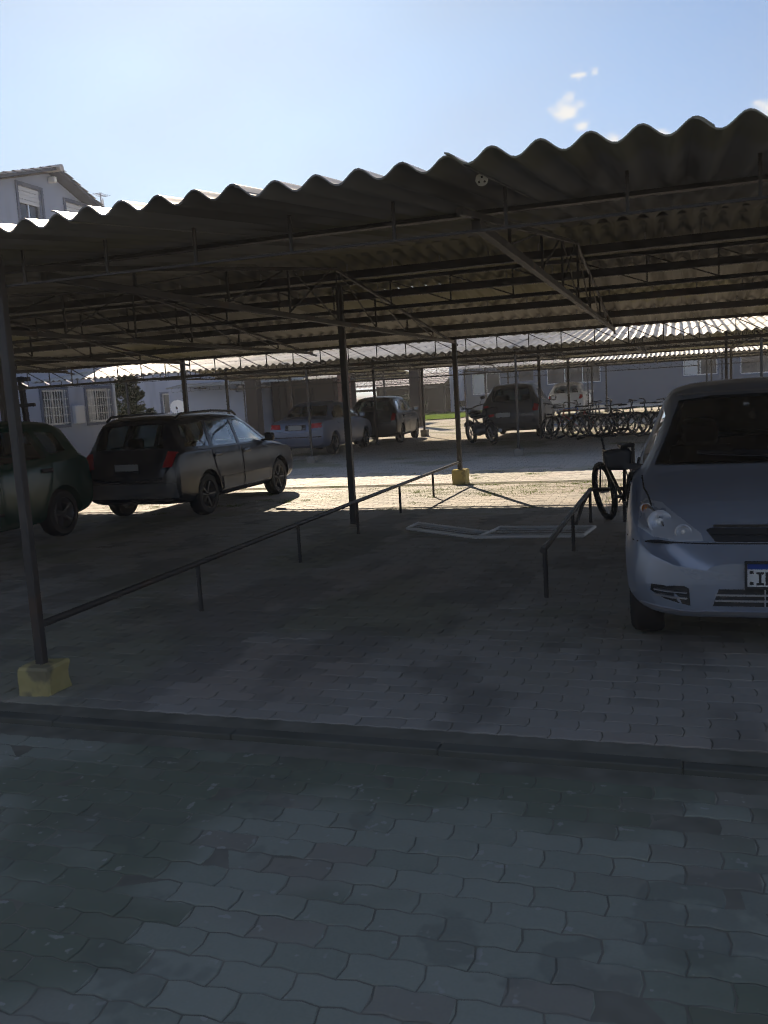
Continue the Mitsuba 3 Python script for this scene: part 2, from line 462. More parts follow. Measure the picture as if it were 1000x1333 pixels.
def sheet_mesh(length, waves=5.35, seg=10, th=.007, seed=None):
    n = int(waves*seg)+1
    x = np.linspace(0, waves*WV, n)
    z = AMP*np.cos(2*np.pi*x/WV)
    V = np.vstack([np.c_[x, np.full(n, yy), z+t] for t in (0, -th) for yy in (0, length)])
    if seed is not None:        # worn, slightly chipped lower edge and a little sag
        q = np.c_[x*16, np.full(n, seed*7.3), np.zeros(n)]
        e = .012*(meshkit.fbm(q, 3)-.5)+.03*np.clip(meshkit.noise(q*[1.7, 1, 1], 5)-.80, 0, 1)
        V[:n, 1] += e; V[2*n:3*n, 1] += e
        sag = .006*(meshkit.noise(q*.12, 9)-.5)
        V[:n, 2] += sag; V[2*n:3*n, 2] += sag
    F = []
    for i in range(n-1):
        a, b, c, d = i, n+i, 2*n+i, 3*n+i
        F += [[a, a+1, b+1], [a, b+1, b], [c, d+1, c+1], [c, d, d+1], [a, c+1, a+1], [a, c, c+1], [b, b+1, d+1], [b, d+1, d]]
    for i in (0, n-1):
        a, b, c, d = i, n+i, 2*n+i, 3*n+i
        F += [[a, b, d], [a, d, c]] if i == 0 else [[a, d, b], [a, c, d]]
    return trimesh.Trimesh(V, F, process=False)


RS = 3
SHLEN = SLEN/RS
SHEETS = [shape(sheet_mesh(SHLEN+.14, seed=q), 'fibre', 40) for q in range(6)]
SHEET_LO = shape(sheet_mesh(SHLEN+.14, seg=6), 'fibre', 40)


def lattice(p0, p1, h, step, chord, web, first=1, pratt=True, taper=None):
    """flat lattice beam hanging h below the line p0-p1: chords and web bars"""
    p0, p1 = np.asarray(p0, float), np.asarray(p1, float)
    n = max(2, int(round(np.linalg.norm(p1-p0)/step)))
    dn = np.array([0, 0, -h])
    top, bot = bar(p0, p1, chord), bar(p0+dn, p1+dn, chord)
    webs = []
    for i in range(n+1):
        q = p0+(p1-p0)*i/n
        webs.append(bar(q+[0, 0, -chord/2], q+dn+[0, 0, chord/2], web))
        if i < n and pratt is not None:
            q2 = p0+(p1-p0)*(i+1)/n
            webs.append(bar(q+[0, .002, -chord/2], q2+dn+[0, .002, chord/2], web*.9) if pratt else bar(q+dn+[0, .002, chord/2], q2+[0, .002, -chord/2], web*.9))
    return top, bot, webs


def roof_z(y):
    """top line of the purlins (local y)"""
    return ZE-.035+(min(y-Y0, 2*YR-Y0-y))*math.tan(SLOPE)


def carport(lab, dy, xa, xb, detail, posts=True, group='corrugated carports'):
    c = thing('carport', lab, 'carport', group)
    tr = T().translate([0, dy, 0])
    ncol0, ncol1 = int(math.floor((xa-X0W)/(5*WV))), int(math.ceil((xb-X0W)/(5*WV)))
    XA, XB = X0W+ncol0*5*WV, X0W+ncol1*5*WV
    if detail:
        roof = key_of('roof', c)
        for side in (0, 1):
            for r in range(RS):
                for col in range(ncol0, ncol1):
                    dz = .009*((col+side) % 2)+.011*r+nrs.normal(0, .002)
                    t = tr
                    if side == 0:
                        t = t.translate([0, Y0, ZE]).rotate([1, 0, 0], math.degrees(SLOPE))
                    else:
                        t = t.translate([0, Y1, ZE]).rotate([0, 0, 1], 180).rotate([1, 0, 0], math.degrees(SLOPE))
                    xx = X0W+col*5*WV
                    lx = xx if side == 0 else -(xx+5*WV)
                    t = t.translate([lx+nrs.normal(0, .004), r*SHLEN-.03+nrs.normal(0, .012), dz]).rotate([0, 0, 1], nrs.normal(0, .12))
                    put(key_of('sheet', roof), SHEETS[rng.randrange(6)] if detail > 1 else SHEET_LO, t)
        # ridge caps
        x = XA
        prof = sg.Polygon([(-.17, -.055), (-.10, .005), (0, .045), (.10, .005), (.17, -.055), (.165, -.062), (.095, -.006), (0, .033), (-.095, -.006), (-.165, -.062)])
        cap = extrude(prof, 1.12)
        cap.apply_transform(np.array([[0, 0, 1, 0], [1, 0, 0, 0], [0, 1, 0, 0], [0, 0, 0, 1.]]))
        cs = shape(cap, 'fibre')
        i = 0
        while x < XB-.2:
            put(key_of('ridge_cap', roof), cs, tr.translate([x, YR, ZR+.052+.008*(i % 2)])); x += 1.06; i += 1
    else:
        n = int((XB-XA)/WV)
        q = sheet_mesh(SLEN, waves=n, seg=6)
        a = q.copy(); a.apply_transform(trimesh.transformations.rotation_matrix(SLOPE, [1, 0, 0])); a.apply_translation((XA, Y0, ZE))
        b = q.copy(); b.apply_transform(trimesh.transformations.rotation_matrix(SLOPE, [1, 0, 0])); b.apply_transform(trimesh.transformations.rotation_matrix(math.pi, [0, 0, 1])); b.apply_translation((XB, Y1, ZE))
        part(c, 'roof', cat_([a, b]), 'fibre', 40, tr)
    # purlins along X
    for y in (5.3, 9.5, 10.55, 12.0, 13.1):
        hp = .085 if y > YR else .025
        part(c, 'purlin', box(XA, XB, y-.035, y+.035, roof_z(y)-hp, roof_z(y)), 'steel', to=tr)
    if detail > 1:
        bl_ = []
        for y in (9.5, 10.55, 12.0, 13.1, 14.15):
            i0 = int((XA-X0W)/WV)
            for i in range(i0+1, int((XB-X0W)/WV), 3):
                bx = X0W+i*WV
                bl_.append(tube([(bx, y, roof_z(y)-.06), (bx+.004, y, roof_z(y)+.105)], .007, 6)); bl_.append(box(bx-.014, bx+.014, y-.014, y+.014, roof_z(y)+.088, roof_z(y)+.093))
        k = part(c, 'hook_bolts', cat_(bl_), 'galv'); labels[k] = {'kind': 'stuff'}
    # lattice beams along X at the post rows
    for y, st, h, ch, pr in ((3.92, .5, .175, .012, None), (9.95, .7, .32, .042, True), (14.15, .5, .31, .042, True)):
        z = roof_z(y)-.02
        top, bot, webs = lattice((XA, y, z), (XB, y, z), h, st, ch, .014, pratt=pr)
        beam = part(c, 'lattice_beam', cat_([top, bot]) if pr else bot, 'steel', to=tr)
        if detail > 1:
            for w in webs: part(beam, 'web_bar', w, 'steel')
        else:
            k = part(beam, 'web_bars', cat_(webs), 'steel', to=tr); labels[k] = {'kind': 'stuff'}
    # cross ties along Y, every half bay
    x = -3.4
    xs = [v for v in np.arange(-3.4-2.5*8, 9, 2.5) if XA < v < XB]
    for i, xx in enumerate(xs):
        tie = part(c, 'cross_tie', cat_([bar((xx, 4.3, 2.30), (xx, 14.15, 2.30), .045, .045)]), 'steel', to=tr)
        raf = []
        for (ya, yb) in ((3.95, YR), (YR, 14.35)):
            raf.append(bar((xx, ya, roof_z(ya)-.10), (xx, yb, roof_z(yb)-.10), .025, .03))
        part(tie, 'rafter', cat_(raf), 'steel', to=tr)
        for y in (5.2, 6.5, 7.7, 8.95, 10.2, 11.5, 12.8):
            wb = cat_([bar((xx+.004, y, 2.33), (xx+.004, y, roof_z(y)-.12), .018), bar((xx-.004, y, 2.33), (xx-.004, y+(1.1 if y < 8.9 else -1.1), roof_z(y+(1.1 if y < 8.9 else -1.1))-.12), .012)])
            part(tie, 'web_bar', wb, 'steel', to=tr)
    # posts and footings
    if posts:
        for xx in [v for v in np.arange(-3.4-5*4, 9, 5.0) if XA < v < XB]:
            for y, foot in ((3.9, .21), (9.93, .0), (14.12, .24)):
                px = xx-(.34 if y == 9.93 else -.03 if y == 3.9 else 0)
                hw = .026 if y == 3.9 else .036
                part(c, 'post', cbox(px-hw, px+hw, y-hw, y+hw, (.1 if foot else -.02), roof_z(y)-.03, .006), 'steel', to=tr)
                if foot:
                    f = footing(foot, .155 if y == 3.9 else .235)
                    part(c, 'footing', f, 'yellow' if detail > 1 else 'concrete', to=tr.translate([px, y, 0]).rotate([0, 0, 1], rng.uniform(-8, 8)))
    return c


def footing(w, h):
    m = cbox(-w*.5, w*.5, -w*.48, w*.48, -.05, h, .014)
    m = m.subdivide().subdivide()
    v = m.vertices
    m.vertices = v+(meshkit.fbm(v*9+w, 3)-.5)[:, None]*.035*np.sign(v)*[1, 1, .3]
    return m


near = carport('near carport with dark corrugated roof over the silver car', 0, -15.5, 5.2, 2)
carport('middle carport behind the sunlit paving with bright corrugated roof edge', 15.75, -15.5, 6.5, 1)
carport('small far carport roof before the pale block on the left', 32.0, -21.5, -14.0, 0)
carport('far carport behind the bicycle rows on the right', 32.4, -8.0, 9.0, 0)

carport('unseen carport row added behind the viewpoint to darken the foreground', -15.75, -15.5, 9.0, 0)  # added out of view to block sky light and darken the foreground

# pipe rails between the bays
def rail(lab, x, y0, y1, legs, extra=None):
    r = thing('pipe_rail', lab, 'rail', 'pipe rails between parking bays')
    part(r, 'top_bar', tube([(x, y0, .36), (x, (y0+y1)/2, .365), (x, y1, .36)], .022, 8), 'steel', 30)
    for y in legs:
        part(r, 'leg', tube([(x, y, -.02), (x, y, .35)], .017, 8), 'steel', 30)
    if extra:
        for e in extra: part(r, 'cross_bar', tube(e, .02, 8), 'steel', 30)


rail('long low pipe rail from the yellow footing to the far post', -3.4, 3.98, 14.0, (5.68, 7.53, 9.15, 10.76, 12.4))
rail('short low pipe rail beside the silver car', -.92, 6.2, 9.85, (6.3, 8.1, 9.8), [[(-.92, 9.85, .36), (-.62, 9.86, .36), (-.30, 9.86, .36)], [(-.92, 9.85, .36), (-1.0, 9.7, .2), (-1.06, 9.62, .0)], [(-.56, 9.86, .36), (-.56, 9.86, .0)], [(-.46, 9.86, .36), (-.46, 9.86, .85)]])

# pale frame lying on the floor
dr_ = thing('clothes_rack', 'pale folded metal clothes rack lying flat on the dark paving', 'clothes rack')
fa = [(-2.87, 9.28), (-2.85, 9.66), (-1.88, 8.98), (-1.95, 8.66)]
fb = [(-1.93, 8.68), (-1.83, 9.30), (-.83, 9.29), (-.90, 8.73)]
for nm, q in (('frame', fa), ('frame', fb)):
    pts = [(*p, .035) for p in q]+[(*q[0], .035)]
    fr = part(dr_, nm, cat_([tube([pts[i], pts[i+1]], .017, 8) for i in range(4)]), 'white', 30)
    for t in (.25, .5, .75):
        a = np.array(pts[0])*(1-t)+np.array(pts[1])*t; b = np.array(pts[3])*(1-t)+np.array(pts[2])*t
        part(fr, 'rod', tube([a, b], .006, 5), 'white')

# round ceramic lamp rose under the near roof
jb = thing('lamp_rose', 'small round white lamp rose hanging under the near roof', 'lamp holder')
lp = lathe([(0, 0), (.026, 0), (.028, .005), (.025, .012), (.016, .016), (0, .017)], 24)
tq = T().translate([-.80, 3.98, 2.43]).rotate([0, 0, 1], -75).rotate([0, 1, 0], 25)
part(jb, 'disc', lp, 'ceramic', 40, tq)
part(jb, 'stem', tube([(-.80, 3.985, 2.43), (-.80, 4.0, 2.475)], .012, 8), 'ceramic')
for a in (90, 210, 330):
    h = trimesh.creation.icosphere(1, .005); h.apply_translation((.0165, .0135*math.cos(math.radians(a)), .0135*math.sin(math.radians(a))))
    part(jb, 'screw', h, 'ink', 30, tq)

# ------------------------------------------------------------------ cars
def tri_hits(V, F, pts, ax, sign):
    """first hit along axis ax coming from sign*infinity, for points given in the two other axes"""
    o = [i for i in range(3) if i != ax]
    A, B, C = V[F[:, 0]], V[F[:, 1]], V[F[:, 2]]
    N = np.cross(B-A, C-A); N /= np.linalg.norm(N, axis=1, keepdims=True)+1e-12
    keep = N[:, ax]*sign > .02
    A, B, C, N = A[keep], B[keep], C[keep], N[keep]
    a, b, c = A[:, o], B[:, o], C[:, o]
    den = (b[:, 0]-a[:, 0])*(c[:, 1]-a[:, 1])-(c[:, 0]-a[:, 0])*(b[:, 1]-a[:, 1])
    best = np.full(len(pts), -9e9); nor = np.zeros((len(pts), 3)); nor[:, ax] = sign
    for i, p in enumerate(pts):
        w1 = ((p[0]-a[:, 0])*(c[:, 1]-a[:, 1])-(c[:, 0]-a[:, 0])*(p[1]-a[:, 1]))/den
        w2 = ((b[:, 0]-a[:, 0])*(p[1]-a[:, 1])-(p[0]-a[:, 0])*(b[:, 1]-a[:, 1]))/den
        ok = (w1 >= -1e-6) & (w2 >= -1e-6) & (w1+w2 <= 1+1e-6)
        if ok.any():
            h = (A[ok, ax]+w1[ok]*(B[ok, ax]-A[ok, ax])+w2[ok]*(C[ok, ax]-A[ok, ax]))*sign
            j = np.argmax(h); best[i] = h[j]; nor[i] = N[ok][j]
    return best, nor


class Loft:
    """a closed body from stations (y, [(x, z) half section from bottom centre to top centre])"""
    def __init__(self, stations, ny=64, nt=4):
        st = sorted(stations, key=lambda s: s[0])
        ys = np.array([s[0] for s in st]); S = np.array([s[1] for s in st], float)
        f = PchipInterpolator(ys, S, axis=0)
        yy = np.unique(np.concatenate([np.linspace(ys[0], ys[-1], ny), ys]))
        P = f(yy)
        k = S.shape[1]; tt = np.linspace(0, k-1, (k-1)*nt+1)
        Q = PchipInterpolator(np.arange(k), P, axis=1)(tt)
        self.m = self.mesh(yy, Q)
        self.yy, self.Q = yy, Q

    @staticmethod
    def mesh(yy, Q):
        n, m = Q.shape[:2]
        right = Q; left = Q[:, -2:0:-1]*[-1, 1]
        ringp = np.concatenate([right, left], 1)
        w = ringp.shape[1]
        V = np.concatenate([ringp[..., :1], np.broadcast_to(yy[:, None, None], (n, w, 1)), ringp[..., 1:]], -1).reshape(-1, 3)
        F = []
        for i in range(n-1):
            for j in range(w):
                k = (j+1) % w
                F += [[i*w+j, i*w+k, (i+1)*w+k], [i*w+j, (i+1)*w+k, (i+1)*w+j]]
        c0, c1 = len(V), len(V)+1
        V = np.vstack([V, V[:w].mean(0), V[-w:].mean(0)])
        for j in range(w):
            k = (j+1) % w
            F += [[c0, k, j], [c1, (n-1)*w+j, (n-1)*w+k]]
        t = trimesh.Trimesh(V, F, process=False)
        if t.volume < 0: t.invert()
        return t

    def patch(self, poly, ax, sign, off=.004, thick=.012, res=.05):
        """the polygon (in the two axes other than ax) laid on the body"""
        out = []
        for g in getattr(poly, 'geoms', [poly]):
            B = g.exterior.segmentize(res)
            bp = np.array(B.coords[:-1])
            x0, y0, x1, y1 = g.bounds
            gx, gy = np.meshgrid(np.arange(x0+res/2, x1, res), np.arange(y0+res/2, y1, res))
            ip = np.c_[gx.ravel(), gy.ravel()]
            inner = g.buffer(-res*.45)
            ip = ip[shapely.contains_xy(inner, ip[:, 0], ip[:, 1])] if not inner.is_empty else ip[:0]
            P = np.vstack([bp, ip]); D = Delaunay(P).simplices
            cen = P[D].mean(1); D = D[shapely.contains_xy(g.buffer(1e-5), cen[:, 0], cen[:, 1])]
            h, N = tri_hits(self.m.vertices, self.m.faces, P, ax, sign)
            good = h > -1e9
            if not good.all(): h[~good] = np.median(h[good]) if good.any() else 0
            o = [i for i in range(3) if i != ax]
            X = np.zeros((len(P), 3)); X[:, o] = P; X[:, ax] = h*sign
            top, bot = X+N*off, X+N*(off-thick)
            a = P[D]; s = (a[:, 1, 0]-a[:, 0, 0])*(a[:, 2, 1]-a[:, 0, 1])-(a[:, 2, 0]-a[:, 0, 0])*(a[:, 1, 1]-a[:, 0, 1])
            flip = (s > 0) != ((sign > 0) == (ax != 1))
            D[flip] = D[flip][:, ::-1]
            n, nb = len(P), len(bp)
            F = [D, D[:, ::-1]+n]
            e = np.arange(nb); e2 = (e+1) % nb
            F += [np.c_[e, e2, e2+n], np.c_[e, e2+n, e+n]]
            m = trimesh.Trimesh(np.vstack([top, bot]), np.vstack(F), process=False)
            out.append(m)
        return cat_(out)


def to_man(t):
    t = t.copy(); t.merge_vertices()
    return Manifold(MMesh(np.asarray(t.vertices, np.float32), np.asarray(t.faces, np.uint32)))


def from_man(m):
    q = m.to_mesh()
    return trimesh.Trimesh(q.vert_properties[:, :3], q.tri_verts, process=False)


def prism(poly, ax, a, b):
    """solid from the polygon in the two axes other than ax, between a and b along ax"""
    m = extrude(poly, b-a)
    o = [i for i in range(3) if i != ax]
    V = np.zeros_like(m.vertices); V[:, o[0]], V[:, o[1]], V[:, ax] = m.vertices[:, 0], m.vertices[:, 1], m.vertices[:, 2]+a
    t = trimesh.Trimesh(V, m.faces, process=False)
    if t.volume < 0: t.invert()
    return t


def wheel_parts(car, c, R, W, side, P, spokes=5, rim='darkrim', to=None):
    """tyre, rim and hub at c; side +1 shows the rim towards +x"""
    t = lathe([(R*.66, -W/2), (R*.9, -W/2), (R*.97, -W*.40), (R, -W*.22), (R, W*.22), (R*.97, W*.40), (R*.9, W/2), (R*.66, W/2), (R*.64, 0), (R*.66, -W/2)], 30)
    s = side
    rimp = lathe([(0, s*W*.16), (R*.2, s*W*.16), (R*.22, s*W*.06), (R*.55, s*W*.0), (R*.6, s*W*.34), (R*.67, s*W*.44), (R*.67, s*W*.3), (R*.62, -s*W*.1), (0, -s*W*.1)], 30)
    sp = []
    for i in range(spokes):
        a = 2*math.pi*i/spokes
        p0 = np.array([s*W*.22, math.cos(a)*R*.12, math.sin(a)*R*.12]); p1 = np.array([s*W*.32, math.cos(a)*R*.62, math.sin(a)*R*.62])
        sp.append(bar(p0, p1, R*.2, R*.06))
    k = key_of('wheel', car)
    put(k+'__tyre', shape(t.apply_translation(c) or t, 'rubber', 40), to)
    put(k+'__rim', shape(cat_([rimp]+sp).apply_translation(c) or rimp, rim, 40), to)


def sect(zb, zbelt, w, ztop, wtop, crown=.03, low=.86, zmid=None, cab=True):
    """half section: bottom centre, sill, bulge, belt, roof edge, crown, top centre"""
    zm = zmid if zmid is not None else zb+(zbelt-zb)*.55
    if cab:
        return [(0, zb), (w*low*.7, zb), (w*low, zb+.03), (w*.985, zb+.14), (w, zm), (w*.965, zbelt-.03), (w*.945, zbelt), (wtop+.035, ztop-.085), (wtop-.03, ztop-.022), (wtop*.62, ztop+crown*.6), (0, ztop+crown)]
    return [(0, zb), (w*low*.7, zb), (w*low, zb+.03), (w*.985, zb+.14), (w, zm), (w*.97, zbelt-.05), (w*.93, zbelt-.012), (w*.86, zbelt+(ztop-zbelt)*.45), (w*.74, zbelt+(ztop-zbelt)*.8), (w*.45, ztop+crown*.6), (0, ztop+crown)]


def build_car(key, spec, paint, to):
    """a hollow car, nose towards +y: shell with wheel arches and window openings, glass, doors, lamps, wheels, seats"""
    L = Loft(spec['stations'])
    W = spec['w']
    shell = to_man(L.m)
    cav = [(y, [(x*.93, z) for x, z in s]) for y, s in spec['cabin']]
    C = Loft(cav, ny=30).m
    shell = shell - to_man(C)
    R = spec['R']
    for y in spec['axles']:
        for s in (-1, 1):
            cyl = trimesh.creation.cylinder(radius=R+.045, height=.34, sections=44)
            cyl.apply_transform(trimesh.transformations.rotation_matrix(math.pi/2, [0, 1, 0])); cyl.apply_translation((s*(W-.10), y, R+.01))
            shell = shell - to_man(cyl)
    for poly in spec['side_windows']:
        shell = shell - to_man(prism(poly, 0, -W-.3, W+.3))
    ya, yb = spec['ws_y']; shell = shell - to_man(prism(spec['windshield'], 1, ya, yb))
    ya, yb = spec['rw_y']; shell = shell - to_man(prism(spec['rear_window'], 1, ya, yb))
    for poly, ax, a, b in spec.get('cuts', []):
        shell = shell - to_man(prism(poly, ax, a, b))
    part(key, 'body', from_man(shell), paint, 28, to)
    gl = spec.get('glass', 'glass')
    part(key, 'windscreen', L.patch(spec['windshield'].buffer(.012), 1, 1, -.006, .004, .09), gl, True, to)
    part(key, 'rear_window', L.patch(spec['rear_window'].buffer(.012), 1, -1, -.006, .004, .09), spec.get('rear_glass', gl), True, to)
    for s in (1, -1):
        for poly in spec['side_windows']:
            part(key, 'side_window', L.patch(poly.buffer(.012), 0, s, -.006, .004, .12), gl, True, to)
        for poly in spec['doors']:
            d = part(key, 'door', L.patch(poly, 0, s, .006, .012, .07), paint, True, to)
            x0, y0, x1, y1 = poly.bounds
            hp = sg.box(x0+.06, y1-.12, x0+.24, y1-.085).buffer(.008)
            put(d+'__handle', shape(L.patch(hp, 0, s, .03, .03, .05), spec.get('handle', paint), True), to)
        for poly, mat, nm, off in spec.get('side_trim', []):
            part(key, nm, L.patch(poly, 0, s, off, off+.012, .08), mat, True, to)
    for poly, ax, sign, mat, nm, off in spec.get('patches', []):
        part(key, nm, L.patch(poly, ax, sign, off, abs(off)+.012, .035), mat, 35, to)
    for y in spec['axles']:
        for s in (-1, 1):
            wheel_parts(key, (s*(W-.125), y, R), R, .19, s, paint, rim=spec.get('rim', 'darkrim'), to=to)
    # mirrors
    my, mz, mw = spec['mirror']
    for s in (-1, 1):
        hull = trimesh.convex.convex_hull(np.vstack([trimesh.creation.icosphere(2, .04).vertices*[1.1, .8, 1.1]+p for p in [(s*(mw+.05), my-.01, mz-.02), (s*(mw+.14), my-.03, mz-.02), (s*(mw+.15), my-.03, mz+.03), (s*(mw+.05), my-.01, mz+.04)]]))
        k = part(key, 'mirror', hull, spec.get('mirror_mat', paint), 40, to)
        put(k+'__bracket', shape(bar((s*(mw-.07), my+.01, mz-.05), (s*(mw+.06), my, mz-.03), .05, .04), 'trim'), to)
        gp = box(s*(mw+.10)-.055, s*(mw+.10)+.055, my-.070, my-.066, mz-.035, mz+.05)
        put(k+'__mirror_glass', shape(gp, 'chrome'), to)
    # seats, dashboard, wheel
    for (sx, sy, sw) in spec['seats']:
        st = cat_([cbox(sx-sw, sx+sw, sy-.24, sy+.25, .34, .52, .04), seat_back(sx, sy-.24, sw)])
        k = part(key, 'seat', st, 'cloth', 40, to)
        for hx in ([sx] if sw < .4 else [sx-.35, sx+.35]):
            put(key_of('headrest', k), shape(cbox(hx-.13, hx+.13, sy-.46, sy-.37, 1.0, 1.17, .03), 'cloth', 40), to)
    dy = spec['dash']
    part(key, 'dashboard', cbox(-W*.84, W*.84, dy-.25, dy+.12, .62, spec.get('dash_z', .9), .05), 'trim', 40, to)
    part(key, 'steering_wheel', ring((spec.get('drive', -.36), dy-.36, .85), (0, -1, .45), .18, .016), 'trim', True, to)
    return L


def seat_back(x, y, w):
    p = []
    for (dy, z, k) in ((0, .42, 1), (-.06, .75, 1), (-.16, 1.0, .85)):
        for sx in (-1, 1):
            for d in (0, -.11):
                p.append((x+sx*w*k, y+dy+d, z))
    return trimesh.convex.convex_hull(np.array(p))


def P(*pts): return sg.Polygon(pts)


def place(x, y, deg, z=0.0, s=1.0): return T().translate([x, y, z]).rotate([0, 0, 1], deg).scale(s)


def hatch_spec():
    """small hatchback, 3.9 m; y = 0 in the middle, nose at +1.95"""
    w = .83
    st = [(-1.94, sect(.42, .70, .64, .72, .56, .01)), (-1.88, sect(.30, .80, .75, .86, .60, .02)), (-1.80, sect(.25, .93, .79, 1.05, .56, .02)), (-1.62, sect(.22, .98, .82, 1.36, .53, .02)), (-1.35, sect(.20, .97, w, 1.43, .55, .025)),
          (-.6, sect(.19, .95, w, 1.455, .57, .03)), (.1, sect(.19, .93, w, 1.435, .57, .03)), (.42, sect(.19, .92, w, 1.36, .56, .03)), (.72, sect(.19, .915, w, 1.20, .61, .03)), (1.02, sect(.19, .91, w, 1.015, .70, .03)), (1.14, sect(.19, .89, w, .955, .73, .025)),
          (1.45, sect(.2, .83, .82, .885, .72, .03)), (1.66, sect(.22, .76, .80, .815, .66, .03)), (1.80, sect(.24, .66, .76, .705, .58, .025)), (1.88, sect(.26, .60, .70, .625, .5, .01)), (1.95, sect(.30, .55, .58, .56, .4, .0))]
    cab = [(-1.5, sect(.36, .96, w-.01, 1.34, .50, .01)), (-1.3, sect(.33, .95, w-.02, 1.385, .52, .02)), (-.6, sect(.32, .94, w-.02, 1.41, .545, .025)), (.1, sect(.32, .92, w-.02, 1.39, .545, .025)), (.42, sect(.32, .91, w-.02, 1.315, .535, .02)), (.72, sect(.34, .9, w-.02, 1.155, .585, .02)), (.98, sect(.4, .89, w-.02, .98, .67, .01))]
    return dict(stations=st, cabin=cab, w=w, R=.295, axles=(-1.2, 1.22),
                side_windows=[P((.82, .97), (.42, 1.27), (.10, 1.34), (-.10, 1.345), (-.10, .97)), P((-.19, .975), (-.19, 1.345), (-.9, 1.335), (-1.02, 1.0)), P((-1.1, 1.02), (-1.0, 1.325), (-1.33, 1.30), (-1.42, 1.06))],
                windshield=P((-.66, .995), (.66, .995), (.60, 1.13), (.51, 1.365), (.30, 1.39), (-.30, 1.39), (-.51, 1.365), (-.60, 1.13)), ws_y=(-.15, 1.5),
                rear_window=P((-.54, 1.02), (.54, 1.02), (.46, 1.32), (-.46, 1.32)), rw_y=(-2.2, -1.3),
                doors=[P((.86, .36), (.80, .93), (-.12, .94), (-.12, .30), (.62, .30)), P((-.15, .30), (-.15, .94), (-1.08, .95), (-1.0, .68), (-.78, .30))],
                mirror=(.72, 1.0, .80), seats=[(-.36, .0, .25), (.36, .0, .25), (0, -.85, .6)], dash=.78, handle='trim')


LOW = (P((-2.3, 0), (2.3, 0), (2.3, 0), (-2.3, 0)))


def front_of(spec, y):
    return None


silver = hatch_spec()
# front details of the silver hatchback, in (x, z) seen from the front
def mir(poly): return affinity.scale(poly, -1, 1, origin=(0, 0))


head = P((.40, .66), (.52, .655), (.66, .67), (.735, .72), (.735, .80), (.70, .845), (.61, .835), (.48, .745), (.41, .695))
grille = P((-.34, .655), (.34, .655), (.385, .712), (.36, .722), (-.36, .722), (-.385, .712))
lower = P((-.36, .335), (.36, .335), (.33, .425), (-.33, .425))
fog = P((.47, .335), (.60, .365), (.67, .405), (.665, .44), (.50, .44), (.475, .425))
pt = []
for s in (1, -1):
    q = head if s > 0 else mir(head)
    pt.append((q, 1, 1, 'lampback', 'headlamp_housing', .002))
pt += [(grille, 1, 1, 'trim', 'grille', .002), (lower, 1, 1, 'trim', 'lower_intake', .002), (fog, 1, 1, 'trim', 'fog_recess', .002), (mir(fog), 1, 1, 'trim', 'fog_recess', .002)]
for z in (.365, .395):
    pt.append((sg.LineString([(-.345, z), (.345, z)]).buffer(.0045), 1, 1, 'galv', 'intake_bar', .012))
for z in (.375, .405):
    for s in (1, -1):
        pt.append((sg.LineString([(s*.49, z), (s*.645, z+.012)]).buffer(.0045), 1, 1, 'galv', 'fog_bar', .012))
pt.append((sg.LineString([(-.11, .34), (-.11, .422)]).buffer(.0035), 1, 1, 'galv', 'intake_rib', .011))
pt.append((sg.LineString([(.11, .34), (.11, .422)]).buffer(.0035), 1, 1, 'galv', 'intake_rib', .011))
pt.append((sg.LineString([(-.72, .315), (-.5, .30), (.5, .30), (.72, .315)]).buffer(.007), 1, 1, 'galv', 'lip_strip', .008))
pt.append((sg.LineString([(-.345, .728), (.345, .728)]).buffer(.005), 1, 1, 'chrome', 'grille_strip', .008))
pt.append((sg.LineString([(-.36, .692), (.36, .692)]).buffer(.006), 1, 1, 'trim', 'grille_bar', .012))
for s in (1, -1):
    pt.append((sg.LineString([(s*.735, 1.02), (s*.715, 1.3), (s*.66, 1.62), (s*.60, 1.74)]).buffer(.0035), 2, 1, 'ink', 'bonnet_seam', .0015))
    pt.append((sg.LineString([(s*.60, .735), (s*.66, .80), (s*.715, .82)]).buffer(.004), 1, 1, 'chrome', 'lamp_trim', .012))
# bonnet shut line and bumper crease
pt.append((sg.LineString([(-.80, .652), (-.42, .648), (.42, .648), (.80, .652)]).buffer(.003), 1, 1, 'ink', 'bumper_seam', .0015))
silver['patches'] = pt
silver['mirror_mat'] = 'trim'; silver['glass'] = 'halftint'; silver['rear_glass'] = 'tint'; silver['rim'] = 'darkrim'
TS = place(.52, 6.72, 180, 0)
car = thing('hatchback', 'silver blue hatchback facing the camera at the right edge of the photo', 'car')
LS = build_car(car, silver, 'silver', TS)
# headlamp insides and lens
for s in (1, -1):
    q = head if s > 0 else mir(head)
    hk = part(car, 'headlamp', LS.patch(q.buffer(-.004), 1, 1, .010, .003, .03), 'lens', True, TS)
    for (hx, hz, r, m) in ((.62, .745, .062, 'lampbowl'), (.50, .70, .040, 'lampbowl'), (.695, .80, .028, 'amber')):
        h, n = tri_hits(LS.m.vertices, LS.m.faces, [(s*hx, hz)], 1, 1)
        bowl = lathe([(r, .012), (r*.96, .002), (r*.75, -.02), (r*.3, -.034), (0, -.036)], 24)
        bowl.apply_transform(trimesh.transformations.rotation_matrix(math.pi/2, [0, 0, 1]))
        bowl.apply_translation((s*hx, h[0]+.0, hz))
        put(key_of('reflector', hk), shape(bowl, m, 40), TS)
        b = trimesh.creation.icosphere(2, r*.32); b.apply_translation((s*hx, h[0]+.0, hz))
        put(key_of('bulb', hk), shape(b, 'ceramic' if m != 'amber' else 'amber', True), TS)
        rim_ = ring((s*hx, h[0]+.004, hz), (0, 1, 0), r, .004, 24, 6)
        put(key_of('bezel', hk), shape(rim_, 'chrome', True), TS)


